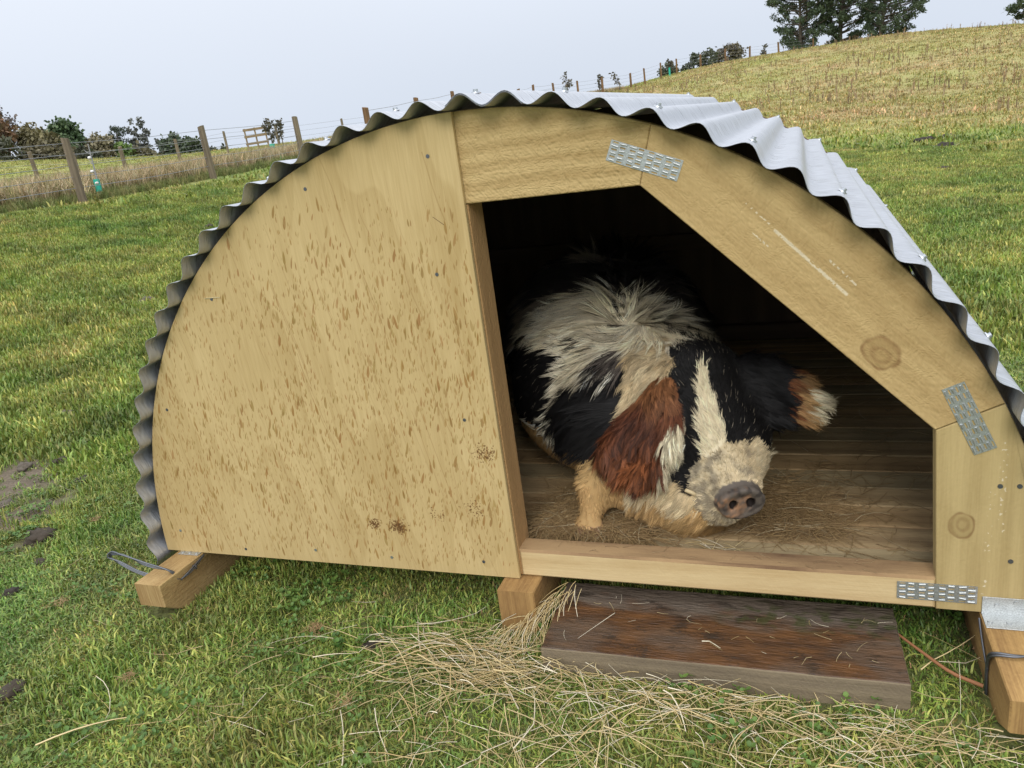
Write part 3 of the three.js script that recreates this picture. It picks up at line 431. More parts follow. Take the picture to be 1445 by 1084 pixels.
// ------------------------------------------------------------------ the pig
console.log('pig');
const FLOOR = 0.039;
function surfaceNets(f, mn, mx, cell) {
  const nx = Math.ceil((mx[0] - mn[0]) / cell) + 1, ny = Math.ceil((mx[1] - mn[1]) / cell) + 1, nz = Math.ceil((mx[2] - mn[2]) / cell) + 1, G = new Float32Array(nx * ny * nz), id = (i, j, k) => (k * ny + j) * nx + i;
  for (let k = 0; k < nz; k++) for (let j = 0; j < ny; j++) for (let i = 0; i < nx; i++) G[id(i, j, k)] = f(mn[0] + i * cell, mn[1] + j * cell, mn[2] + k * cell);
  const vi = new Int32Array(nx * ny * nz).fill(-1), P = [], I = [], E = [[0, 1], [2, 3], [4, 5], [6, 7], [0, 2], [1, 3], [4, 6], [5, 7], [0, 4], [1, 5], [2, 6], [3, 7]];
  for (let k = 0; k < nz - 1; k++) for (let j = 0; j < ny - 1; j++) for (let i = 0; i < nx - 1; i++) {
    const c = []; let s = 0; for (let q = 0; q < 8; q++) { const v = G[id(i + (q & 1), j + (q >> 1 & 1), k + (q >> 2))]; c.push(v); if (v < 0) s++; } if (s === 0 || s === 8) continue;
    let x = 0, y = 0, z = 0, m = 0; for (const [a, b] of E) if ((c[a] < 0) !== (c[b] < 0)) { const t = c[a] / (c[a] - c[b]); x += lerp(a & 1, b & 1, t); y += lerp(a >> 1 & 1, b >> 1 & 1, t); z += lerp(a >> 2, b >> 2, t); m++; }
    vi[id(i, j, k)] = P.length / 3; P.push(mn[0] + (i + x / m) * cell, mn[1] + (j + y / m) * cell, mn[2] + (k + z / m) * cell);
  }
  const quad = (a, b, c, d, flip) => { if (a < 0 || b < 0 || c < 0 || d < 0) return; if (!flip) I.push(a, b, c, a, c, d); else I.push(a, c, b, a, d, c); };
  for (let k = 1; k < nz - 1; k++) for (let j = 1; j < ny - 1; j++) for (let i = 1; i < nx - 1; i++) {
    const v = G[id(i, j, k)] < 0;
    if (v !== G[id(i + 1, j, k)] < 0) quad(vi[id(i, j, k)], vi[id(i, j - 1, k)], vi[id(i, j - 1, k - 1)], vi[id(i, j, k - 1)], !v);
    if (v !== G[id(i, j + 1, k)] < 0) quad(vi[id(i, j, k)], vi[id(i, j, k - 1)], vi[id(i - 1, j, k - 1)], vi[id(i - 1, j, k)], !v);
    if (v !== G[id(i, j, k + 1)] < 0) quad(vi[id(i, j, k)], vi[id(i - 1, j, k)], vi[id(i - 1, j - 1, k)], vi[id(i, j - 1, k)], !v);
  }
  return { P, I };
}
const cap = (x, y, z, a, b, ra, rb) => { const dx = b[0] - a[0], dy = b[1] - a[1], dz = b[2] - a[2], t = clamp(((x - a[0]) * dx + (y - a[1]) * dy + (z - a[2]) * dz) / (dx * dx + dy * dy + dz * dz)); return Math.hypot(x - a[0] - t * dx, y - a[1] - t * dy, z - a[2] - t * dz) - lerp(ra, rb, t); };
const smin = (a, b, k) => { const h = Math.max(k - Math.abs(a - b), 0) / k; return Math.min(a, b) - h * h * k * 0.25; };
const TRUNK = [[[0.25, 0.315, -0.42], [0.15, 0.31, -0.66], 0.20, 0.30], [[0.15, 0.31, -0.66], [0.05, 0.36, -0.98], 0.30, 0.335], [[0.05, 0.36, -0.98], [-0.10, 0.36, -1.34], 0.335, 0.30]];
const HEAD = [ // skull, cheeks, jowl, muzzle
  [[0.36, 0.36, -0.47], [0.445, 0.385, -0.385], 0.17, 0.122], [[0.45, 0.38, -0.37], [0.505, 0.30, -0.255], 0.116, 0.085], [[0.505, 0.30, -0.255], [0.545, 0.21, -0.155], 0.085, 0.068],
  [[0.37, 0.27, -0.36], [0.45, 0.19, -0.23], 0.125, 0.08], [[0.42, 0.125, -0.255], [0.51, 0.15, -0.17], 0.085, 0.05], [[0.56, 0.31, -0.36], [0.575, 0.25, -0.24], 0.08, 0.05], [[0.21, 0.215, -0.41], [0.31, 0.155, -0.325], 0.13, 0.115], [[0.31, 0.155, -0.325], [0.42, 0.125, -0.255], 0.115, 0.085],
];
const SN = { c: [0.572, 0.196, -0.09], d: (() => { const v = V(0.34, -0.30, 0.89).normalize(); return [v.x, v.y, v.z]; })() };
const SU = V(...SN.d).cross(V(0, 1, 0)).normalize(), SW = V().crossVectors(SU, V(...SN.d)).normalize(); // right and up on the snout disc
const EARS = [
  { b: [0.375, 0.415, -0.27], tips: [[0.29, 0.35, -0.215], [0.24, 0.305, -0.19], [0.222, 0.275, -0.175], [0.26, 0.25, -0.16], [0.32, 0.235, -0.15], [0.36, 0.245, -0.155], [0.392, 0.30, -0.175], [0.405, 0.35, -0.21]] },
  { b: [0.585, 0.45, -0.37], tips: [[0.63, 0.465, -0.36], [0.70, 0.42, -0.335], [0.738, 0.378, -0.315], [0.715, 0.345, -0.30], [0.65, 0.335, -0.30], [0.59, 0.35, -0.31]] },
];
const LEGS = [[[[0.2, 0.28, -0.33], [0.172, 0.175, -0.20], 0.062, 0.034], [[0.172, 0.17, -0.20], [0.163, 0.08, -0.155], 0.032, 0.0275]], [[[0.42, 0.2, -0.42], [0.45, 0.08, -0.33], 0.09, 0.05], [[0.45, 0.08, -0.33], [0.455, 0.05, -0.28], 0.045, 0.035]], [[[-0.28, 0.25, -1.3], [-0.3, 0.06, -1.25], 0.13, 0.05]], [[[0.08, 0.22, -1.4], [0.1, 0.06, -1.35], 0.13, 0.05]]];
const CLAWS = [[[0.146, 0.078, -0.15], [0.143, 0.054, -0.128], 0.02, 0.0155], [[0.182, 0.078, -0.152], [0.186, 0.054, -0.132], 0.02, 0.0155], [[0.44, 0.06, -0.28], [0.438, 0.055, -0.265], 0.02, 0.015], [[0.472, 0.06, -0.28], [0.474, 0.055, -0.265], 0.02, 0.015]];
function earD(x, y, z, e) { let d = 9; for (const t of e.tips) d = Math.min(d, cap(x, y, z, e.b, t, 0.034, 0.012)); for (let i = 1; i < e.tips.length; i++) d = smin(d, cap(x, y, z, e.tips[i - 1], e.tips[i], 0.012, 0.012), 0.03); return d; }
function pigSdf(x, y, z) {
  let d = 9; for (const [a, b, ra, rb] of TRUNK) { const k = 1.1; d = smin(d, cap(x, 0.33 + (y - 0.33) * k, z, [a[0], 0.33 + (a[1] - 0.33) * k, a[2]], [b[0], 0.33 + (b[1] - 0.33) * k, b[2]], ra, rb), 0.12); }
  for (const L of LEGS) for (const c of L) if (d < 0.4) d = smin(d, cap(x, y, z, ...c), 0.05);
  if (z > -0.75) {
    let h = 9; for (const c of HEAD) h = smin(h, cap(x, y, z, ...c), 0.06);
    const sx = x - SN.c[0], sy = y - SN.c[1], sz = z - SN.c[2], ax = sx * SN.d[0] + sy * SN.d[1] + sz * SN.d[2], u = sx * SU.x + sy * SU.y + sz * SU.z, v = sx * SW.x + sy * SW.y + sz * SW.z;
    const wob = 0.0025 * n3(u * 60, v * 60, 3) + 0.0015 * n3(u * 150, v * 150, 5), rad = Math.hypot(u * 0.92, v * 1.08) + wob, disc = Math.max(rad - 0.047, Math.abs(ax + 0.012 + wob) - 0.016); h = smin(h, disc, 0.022); // the snout's pad
    const rim = Math.hypot(rad - 0.045, ax - 0.001) - 0.005; h = smin(h, rim, 0.018);
    for (const s of [-1, 1]) { const q = Math.hypot((u - s * 0.021) * 1.15, v * 0.8, (ax - 0.006) * 0.6) - 0.0118; h = Math.max(h, -q); }
    d = smin(d, h, 0.10);
    for (const e of EARS) d = smin(d, earD(x, y, z, e), 0.03);
    for (const c of CLAWS) d = smin(d, cap(x, y, z, ...c), 0.012);
  }
  return d;
}
const PC = { black: [0.0085, 0.0078, 0.008], cream: [0.79, 0.685, 0.475], white: [0.85, 0.785, 0.63], red: [0.20, 0.062, 0.022], tan: [0.50, 0.305, 0.13], gold: [0.56, 0.38, 0.165], pink: [0.42, 0.235, 0.17], grey: [0.10, 0.088, 0.08], clay: [0.46, 0.215, 0.10] };
const near = (x, y, z, c) => Math.hypot(x - c[0], y - c[1], z - c[2]);
function spineX(z) { return z > -0.66 ? lerp(0.15, 0.24, clamp((z + 0.66) / 0.24)) : z > -0.98 ? lerp(0.04, 0.15, (z + 0.98) / 0.32) : lerp(-0.12, 0.04, clamp((z + 1.34) / 0.36)); }
function coat(x, y, z) { // markings, laid out on the animal's body
  const j = 0.028 * n3(x * 14, y * 14, z * 14) + 0.012 * n3(x * 45, y * 45, z * 45);
  const eL = earD(x, y, z, EARS[0]), eR = earD(x, y, z, EARS[1]);
  // snout pad
  const sx = x - SN.c[0], sy = y - SN.c[1], sz = z - SN.c[2], ax = sx * SN.d[0] + sy * SN.d[1] + sz * SN.d[2], u = sx * SU.x + sy * SU.y + sz * SU.z, v = sx * SW.x + sy * SW.y + sz * SW.z, rad = Math.hypot(u, v);
  if (ax > -0.026 && rad < 0.062) { if (Math.min(Math.hypot((u - 0.021) * 1.15, v * 0.8), Math.hypot((u + 0.021) * 1.15, v * 0.8)) < 0.0125 && ax < 0.003) return { c: [0.02, 0.014, 0.012], h: 'pad' }; if (ax < -0.006 && v > 0.0) return { c: [0.15, 0.125, 0.105], h: 'pad' }; const m = 0.85 * smooth(-0.15, 0.45, 0.5 * n3(u * 40 + 3, v * 40, 2) + 0.3 * n3(u * 110, v * 110, 4) + 0.28 - 9 * Math.hypot(u - 0.012, v + 0.006) + 2 * u); return { c: mix3(mix3([0.15, 0.125, 0.105], [0.06, 0.05, 0.044], smooth(-0.05, 0.35, n3(u * 55, v * 55, 9) + 0.3 * n3(u * 160, v * 160, 1))), [0.50, 0.27, 0.145], m), h: 'pad' }; }
  if (y < 0.082 && z > -0.3 && near(x, y, z, [0.16, 0.06, -0.145]) < 0.07) return { c: PC.pink, h: 'none' };
  if (eL < 0.012) { const t = (0.455 - y) / 0.25, edge = smooth(0.365, 0.385, x + j * 0.5 - 0.1 * (y - 0.25)); return { c: edge > 0.5 && y < 0.37 && y > 0.2 ? PC.cream : mix3(mix3([0.26, 0.11, 0.045], [0.11, 0.036, 0.018], smooth(0.0, 0.35, t + j * 5)), mix3([0.06, 0.026, 0.018], [0.30, 0.10, 0.034], clamp(0.45 + 22 * j + 1.2 * (0.3 - x))), smooth(0.3, 0.85, t)), h: 'earL' }; }
  if (eR < 0.012) { const t = x + 0.35 * j; return { c: t > 0.718 ? PC.cream : t > 0.672 ? mix3(PC.red, PC.tan, smooth(0.672, 0.718, t)) : PC.black, h: 'earR' }; }
  const headZ = z > -0.42 && x > 0.27 && y < 0.56;
  if (headZ) {
    // blaze down the middle of the face, widening to the muzzle
    const t = clamp((0.48 - y) / 0.28), bx = lerp(0.475, 0.532, t), bw0 = lerp(0.011, 0.036, smooth(0, 0.65, t)), bw = bw0 + 0.075 * smooth(0.6, 0.8, t), face = z > -0.40 + 0.2 * t * 0;
    const muzzle = Math.min(near(x, y, z, [0.54, 0.19, -0.15]), near(x, y, z, [0.56, 0.235, -0.17])) + j;
    if (muzzle < 0.097) return { c: mix3(mix3(PC.cream, PC.gold, clamp(0.35 + 9 * j)), PC.grey, clamp(0.1 + 0.5 * smooth(-0.15, 0.35, n3(x * 40, y * 40, z * 40) + (0.20 - y) * 1.5 - 3 * (x - 0.54)))), h: 'muzzle' };
    if (near(x, y, z, [0.595, 0.30, -0.26]) + j < 0.045) return { c: PC.black, h: 'face' };
    if (x - bx + j * 0.4 < bw && bx - x - j * 0.4 < bw0 && y > 0.17 && y < 0.475 + j) return { c: PC.cream, h: 'blaze' };
    if (y > 0.195 + j - 0.5 * (x - 0.42) && x > 0.385 + j && (x < bx || x > bx)) return { c: PC.black, h: 'face' };
    if (y < 0.14 + j) return { c: mix3(PC.gold, PC.tan, clamp(0.5 + 14 * j)), h: 'jowl' };
    return { c: mix3(PC.cream, PC.gold, clamp(0.45 + 12 * j)), h: 'jowl' };
  }
  if (y < 0.19 && z > -0.42) return { c: mix3(PC.tan, PC.gold, clamp(0.4 + 10 * j)), h: 'leg' };
  const s = spineX(z), side = x - s;
  if (near(x, y, z, [0.47, 0.49, -0.42]) + j < 0.10 || (x > 0.42 && z > -0.5)) return { c: PC.black, h: 'poll' };
  // black shoulder patch on the left flank
  const sh = near(x, (y - 0.33) * 0.95 + 0.33, z * 0.85 - 0.0825, [-0.03, 0.385, -0.56]) + j;
  if (sh < 0.2 && side < -0.01 && y < 0.5 + j && y > 0.255 + j + 0.6 * Math.max(0, x - 0.02)) return { c: PC.black, h: 'short' };
  if (y < 0.26 && z > -0.62) return { c: mix3(PC.gold, PC.tan, clamp(0.5 + 12 * j)), h: 'short' };
  if (side < -0.12 + j && y < 0.43 + j && y > 0.255 + j && z < -0.4) return { c: PC.black, h: 'short' };
  const band = z + 0.62 + 0.35 * j - 0.08 * side; // cream saddle over the shoulders
  if (band > -0.035 && band < 0.3) { const dk = fbm(x * 7 + 2, y * 7, z * 9, 3); return { c: dk > 0.27 ? [0.12, 0.10, 0.085] : mix3(PC.cream, PC.white, clamp(0.5 + 2 * dk)), h: 'mane' }; }
  if (band > -0.3 && band <= -0.035) return { c: fbm(x * 6, y * 6, z * 6, 3) > (side < -0.12 ? -0.02 : 0.2) ? [0.30, 0.25, 0.19] : [0.05, 0.043, 0.04], h: 'back' };
  return { c: PC.black, h: 'back' };
}
const PO = [0.25, FLOOR, -0.55];
const pig = thing('pig', 'hairy cream, black and ginger pig standing in the shelter doorway', 'pig', PO);
const { P: PP, I: PI } = surfaceNets(pigSdf, [-0.62, 0.025, -1.75], [0.86, 0.74, -0.02], 0.0075);
const grad = (x, y, z, e = 0.004) => { const v = V(pigSdf(x + e, y, z) - pigSdf(x - e, y, z), pigSdf(x, y + e, z) - pigSdf(x, y - e, z), pigSdf(x, y, z + e) - pigSdf(x, y, z - e)); return v.normalize(); };
{
  const C = [], N = [], Q = []; for (let i = 0; i < PP.length; i += 3) { const c = coat(PP[i], PP[i + 1], PP[i + 2]).c, n = grad(PP[i], PP[i + 1], PP[i + 2]); C.push(...c.map(v => v * 0.85)); N.push(n.x, n.y, n.z); Q.push(PP[i] - PO[0], Math.max(PP[i + 1], FLOOR + 0.001) - PO[1], PP[i + 2] - PO[2]); }
  const g = new THREE.BufferGeometry(); g.setAttribute('position', new THREE.Float32BufferAttribute(Q, 3)); g.setAttribute('normal', new THREE.Float32BufferAttribute(N, 3)); g.setAttribute('color', new THREE.Float32BufferAttribute(C, 3)); g.setIndex(PI);
  obj('body', g, new THREE.MeshPhysicalMaterial({ vertexColors: true, roughness: 0.75, specularIntensity: 0.4 }), pig);
}
console.log('pig body', PI.length / 3);
{ // hair: curved tapering strands rooted on the skin
  srand(99); const P = [], C = [], I = [], cum = []; let tot = 0;
  const A = V(), B = V(), D = V(), t1 = V(), t2 = V();
  for (let i = 0; i < PI.length; i += 3) {
    A.fromArray(PP, PI[i] * 3); B.fromArray(PP, PI[i + 1] * 3); D.fromArray(PP, PI[i + 2] * 3);
    const ar = t1.subVectors(B, A).cross(t2.subVectors(D, A)).length(), x = A.x, y = A.y, z = A.z;
    let w = z > -0.45 && x > 0.2 ? 2.7 : z > -0.8 ? 1.25 : z > -1.0 ? 0.6 : 0.05; if (y < 0.05 || (z < -0.8 && y < 0.3)) w = 0; tot += ar * w; cum.push(tot);
  }
  const nrm = V(), flow = V(), dir = V(), side = V(), pos = V(), G = V(0, -1, 0), up = V();
  const spec = { mane: [0.06, 0.13, 0.001, 6], back: [0.06, 0.13, 0.0009, 4], short: [0.02, 0.04, 0.0008, 2], poll: [0.03, 0.06, 0.0008, 2], face: [0.012, 0.026, 0.00055, 2], blaze: [0.02, 0.045, 0.0006, 2], muzzle: [0.006, 0.015, 0.0006, 2], jowl: [0.025, 0.055, 0.0007, 3], leg: [0.008, 0.018, 0.0007, 2], earL: [0.03, 0.065, 0.0008, 4], earR: [0.03, 0.065, 0.0007, 3], pad: [0, 0, 0, 0], none: [0, 0, 0, 0] };
  for (let s = 0; s < 18500; s++) {
    const r = rnd() * tot; let lo = 0, hi = cum.length - 1; while (lo < hi) { const m = (lo + hi) >> 1; if (cum[m] < r) lo = m + 1; else hi = m; }
    let a = rnd(), b = rnd(); if (a + b > 1) { a = 1 - a; b = 1 - b; } const i = lo * 3;
    A.fromArray(PP, PI[i] * 3); B.fromArray(PP, PI[i + 1] * 3); D.fromArray(PP, PI[i + 2] * 3);
    pos.copy(A).addScaledVector(t1.subVectors(B, A), a).addScaledVector(t2.subVectors(D, A), b);
    const { c, h } = coat(pos.x, pos.y, pos.z), sp = spec[h]; if (!sp[3]) continue;
    nrm.copy(grad(pos.x, pos.y, pos.z)); const { x, y, z } = pos; let lift = 0.25, wild = 0.35, grav = 0.5;
    if (h === 'mane' || h === 'back') { flow.set(-0.25, -0.5, -0.1); flow.x += 0.75 * clamp((x - spineX(z) - 0.04) * 6, -1, 1) + 0.5 * n3(x * 5 + 2, y * 5, z * 5); flow.z += 0.6 * n3(x * 5, y * 5 + 8, z * 5); lift = 0.14; wild = 0.45; grav = 0.35; if (Math.abs(x - spineX(z) - 0.08) < 0.1 && y > 0.55) { lift = 0.6; wild = 0.7; } }
    else if (h === 'earL') { const e = EARS[0]; flow.set(0.285 - e.b[0], 0.15 - e.b[1], -0.21 - e.b[2]); lift = 0.2; wild = 0.3; grav = 0.6; }
    else if (h === 'earR') { const e = EARS[1]; flow.set(0.78 - e.b[0], 0.37 - e.b[1], -0.32 - e.b[2]); lift = 0.12; wild = 0.2; grav = 0.15; }
    else if (h === 'face' || h === 'muzzle' || h === 'blaze') { flow.set(x - 0.565, y - 0.20, z + 0.10); lift = h === 'face' ? 0.25 : h === 'muzzle' ? 0.24 : 0.42; wild = 0.4; grav = 0.15; if (h === 'blaze') flow.x += 0.1 * gauss(); }
    else if (h === 'poll') { flow.set(-0.3, 0.2, -0.5); lift = 0.4; wild = 0.5; grav = 0.3; }
    else if (h === 'jowl') { flow.set(-0.25, -0.55, 0.1); lift = 0.28; wild = 0.35; grav = 0.6; }
    else if (h === 'leg') { flow.set(0, -1, 0); lift = 0.15; wild = 0.2; grav = 0.4; }
    else { flow.set(-0.2, -0.75, -0.45); lift = 0.12; wild = 0.15; grav = 0.5; }
    const q = 11; flow.normalize(); flow.x += wild * 1.5 * n3(x * q, y * q, z * q + 1); flow.y += wild * n3(x * q + 5, y * q, z * q); flow.z += wild * 1.2 * n3(x * q, y * q + 9, z * q); flow.addScaledVector(t1.set(gauss(), gauss(), gauss()), wild * 0.3);
    flow.addScaledVector(nrm, -flow.dot(nrm)).normalize(); dir.copy(flow).addScaledVector(nrm, lift * rr(0.5, 1.4) * (rnd() < 0.09 ? 2.2 : 1)).normalize();
    // one lock of strands: they share heading, curl and tone, and draw together towards the tip
    const long = h === 'mane' || h === 'back' || h === 'earL' || h === 'jowl' || h === 'earR', curl = (h === 'mane' || h === 'earL' || h === 'jowl' ? 1.6 : 0.5) * n3(x * 8 + 3, y * 8, z * 8) + 0.4 * gauss();
    const M = long ? 11 : h === 'short' ? 5 : 5, spread = long ? (h === 'earL' || h === 'earR' ? 0.006 : 0.0095) : 0.0045, draw = long ? 0.75 : 0.45, lockLen = rr(sp[0], sp[1]) * (h === 'mane' && x - spineX(z) < -0.1 ? 0.75 : 1) * (h === 'earL' && y < 0.26 ? 1.15 : 1), lockTone = h === 'earL' ? rr(0.3, 1.35) : long ? rr(0.55, 1.2) : rr(0.75, 1.15), darkLock = (h === 'mane' && rnd() < 0.05 + 0.3 * smooth(0.12, 0.4, n3(x * 13, y * 13, z * 13 + 4)));
    const root = pos.clone(), bs = V().crossVectors(flow, nrm).normalize(), dir0 = dir.clone();
    for (let e = 0; e < M; e++) {
      const ou = gauss() * spread, ov = gauss() * spread, len = lockLen * rr(0.7, 1.08), w = sp[2] * rr(0.8, 1.6), K = sp[3] + 1, st = len / K, o = P.length / 3, tone = lockTone * rr(0.8, 1.2);
      const fleck = darkLock || (h === 'mane' && rnd() < 0.03) ? [0.03, 0.026, 0.024] : (h === 'short' || h === 'face' || h === 'poll') && rnd() < 0.015 ? [0.3, 0.26, 0.2] : c, cc = fleck.map(v => Math.min(0.85, v * tone));
      dir.copy(dir0); dir.addScaledVector(t1.set(gauss(), gauss(), gauss()), long ? 0.04 : 0.1).normalize();
      pos.copy(root).addScaledVector(bs, ou).addScaledVector(flow, ov); { const d0 = pigSdf(pos.x, pos.y, pos.z); pos.addScaledVector(nrm, -d0 - 0.002); }
      for (let k = 0; k <= K; k++) {
        const f = k / K; side.crossVectors(dir, nrm).normalize(); const ww = w * (1 - f * 0.85);
        if (k < K) { P.push(pos.x - side.x * ww - PO[0], pos.y - side.y * ww - PO[1], pos.z - side.z * ww - PO[2], pos.x + side.x * ww - PO[0], pos.y + side.y * ww - PO[1], pos.z + side.z * ww - PO[2]); C.push(...cc, ...cc); }
        else { P.push(pos.x - PO[0], pos.y - PO[1], pos.z - PO[2]); C.push(...cc); }
        if (k < K - 1) I.push(o + k * 2, o + k * 2 + 1, o + k * 2 + 2, o + k * 2 + 2, o + k * 2 + 1, o + k * 2 + 3); else if (k === K - 1) I.push(o + k * 2, o + k * 2 + 1, o + k * 2 + 2);
        pos.addScaledVector(dir, st).addScaledVector(bs, -ou * draw / K); dir.addScaledVector(side, 1.4 * curl / K); dir.y -= grav * st * 7; dir.normalize();
        const dd = pigSdf(pos.x, pos.y, pos.z); if (dd < 0.003) pos.addScaledVector(nrm, 0.004 - dd); if (pos.y < FLOOR + 0.004) pos.y = FLOOR + 0.004;
      }
    }
  }
  const g = new THREE.BufferGeometry(); g.setAttribute('position', new THREE.Float32BufferAttribute(P, 3)); g.setAttribute('color', new THREE.Float32BufferAttribute(C, 3)); g.setIndex(I); g.computeVertexNormals();
  const m = obj('hair', g, new THREE.MeshPhysicalMaterial({ vertexColors: true, roughness: 0.65, specularIntensity: 0.45, side: THREE.DoubleSide }), pig); m.userData.kind = 'stuff';
  console.log('hair', I.length / 3);
}
{
  const pp = (n, g, m) => { g.translate(-PO[0], -PO[1], -PO[2]); return obj(n, g, m, pig); };
  pp('tusk', tube([[0.462, 0.188, -0.135], [0.45, 0.2, -0.126], [0.435, 0.209, -0.122]], 0.0052, 10, 7), new THREE.MeshStandardMaterial({ color: lin(0.62, 0.5, 0.3), roughness: 0.5 }));
  const eye = new THREE.SphereGeometry(0.011, 14, 10); eye.translate(0.589, 0.318, -0.236); pp('eye', eye, new THREE.MeshPhysicalMaterial({ color: lin(0.02, 0.014, 0.01), roughness: 0.15 }));
}
// ------------------------------------------------------------------ fences
console.log('fences');
const postTex = timber({ w: 256, h: 256, L: 1.2, H: 0.4, a: [0.23, 0.185, 0.125], b: [0.095, 0.075, 0.052], sd: 90, bands: 22, contrast: 1, saw: 0.6, blotch: 0.9 });
const postM = woodMat(postTex, 0.95, 0.004), rustM = woodMat(postTex, 0.95, 0.004, [1.0, 0.72, 0.5]), wireM = new THREE.MeshStandardMaterial({ color: lin(0.30, 0.31, 0.33), metalness: 0.5, roughness: 0.6 });
function postGeo(h, r, lean = 0) { const g = new THREE.CylinderGeometry(r * 0.92, r, h, 9, 3); const p = g.attributes.position; for (let i = 0; i < p.count; i++) { const y = p.getY(i) + h / 2; p.setX(i, p.getX(i) * (1 + 0.08 * n3(y * 5, p.getX(i) * 9, 1)) + lean * y); p.setY(i, y - 0.25 * 0 + (y > h * 0.98 ? p.getX(i) * 0.25 : 0)); } const uv = g.attributes.uv; for (let i = 0; i < uv.count; i++) uv.setXY(i, uv.getY(i) * h, uv.getX(i) * 0.3); g.computeVertexNormals(); return g; }
function fence(name, label, spots, { h = 1.25, r = 0.06, wires = 5, wr = 0.0035, mat = postM, jit = 0.04, group }) {
  const [bx, bz] = spots[0], by = ground(bx, bz), f = thing(name, label, 'fence', [bx, by, bz], group), tops = [];
  spots.forEach(([x, z, hh, m], i) => { const y = ground(x, z) - 0.12, H = (hh || h) + 0.12, p = obj('fence_post', postGeo(H, r * rr(0.85, 1.15), rr(-jit, jit)), m || mat, f); p.position.set(x - bx, y - by, z - bz); p.rotation.y = rr(0, 6); tops.push([x - bx, y - by + 0.12, z - bz, hh || h]); });
  for (let k = 0; k < wires; k++) { const t = 0.92 - k * 0.84 / wires; const pts = []; tops.forEach((p, i) => { pts.push([p[0], p[1] + p[3] * t, p[2]]); if (i < tops.length - 1) { const q = tops[i + 1]; pts.push([(p[0] + q[0]) / 2, (p[1] + q[1]) / 2 + (p[3] + q[3]) / 2 * t - 0.02, (p[2] + q[2]) / 2]); } }); obj('fence_wire', tube(pts, wr, pts.length * 4, 4), wireM, f); }
  return f;
}
srand(44);
const onLine = z => [fenceX(z), z];
{
  const s = [[fenceX(1.2), 1.2], [fenceX(-3.1), -3.1], [-9.57, -7.42], [-9.88, -10.76], [-10.31, -14.45]]; fence('wire_fence', 'weathered post and wire fence along the pale dry grass', s, { h: 0.97, r: 0.062, wires: 5, wr: 0.004, jit: 0.02 });
  const r = []; for (let z = -18.6; z > -62; z -= 4.1 + 0.5 * rnd()) r.push([...onLine(z), rr(1.1, 1.3)]); for (let z = -64; z > -84; z -= 2.6) r.push([...onLine(z), rr(1.1, 1.35)]); fence('hill_fence', 'long post and wire fence climbing the hill skyline', r, { r: 0.085, wires: 4, wr: 0.006, mat: rustM });
}
fence('field_fence', 'old post fence crossing the field beyond the dry grass', [[-21, -12], [-23.2, -16], [-25.6, -19.9, 1.3], [-26.6, -22.6, 1.2], [-27.6, -26, 1.25], [-29, -31, 1.25], [-30.9, -37.1, 1.3], [-31.5, -43, 1.2], [-29.5, -48, 1.2], [-26, -54, 1.2], [-22, -60, 1.25], [-18, -66, 1.25]], { r: 0.085, wires: 3, wr: 0.006 });
{ const s = []; for (let i = 0; i < 13; i++) { const t = i / 12; s.push([lerp(-63, -52, t), lerp(-36, -70, t), rr(1.1, 1.5)]); } fence('far_fence', 'pale far fence under the autumn trees', s, { r: 0.09, wires: 3, wr: 0.008, mat: new THREE.MeshStandardMaterial({ color: lin(0.4, 0.38, 0.34), roughness: 0.9 }) }); }
// pallet propped upright in the dry grass
{
  const x = -26.4, z = -34.1, y = ground(x, z), t = thing('wooden_pallet', 'slatted wooden pallet standing upright in the dry grass', 'pallet', [x, y, z]), m = woodMat(postTex, 0.95, 0.003, [1.35, 1.25, 1.1]);
  const bx = (n, a) => obj(n, grainUV(box(...a, 0.004), a[1] - a[0] > a[3] - a[2] ? [1, 0, 0] : [0, 1, 0], 0.6, 0.2), m, t);
  for (const X of [-0.53, 0, 0.53]) bx('stringer', [X - 0.035, X + 0.035, 0.1, 1.2, -0.05, 0.05]);
  for (const Y of [0.42, 0.78, 1.12]) bx('slat', [-0.6, 0.6, Y - 0.06, Y + 0.06, 0.051, 0.08]);
  t.rotation.y = 0.5; t.rotation.z = 0.02;
}
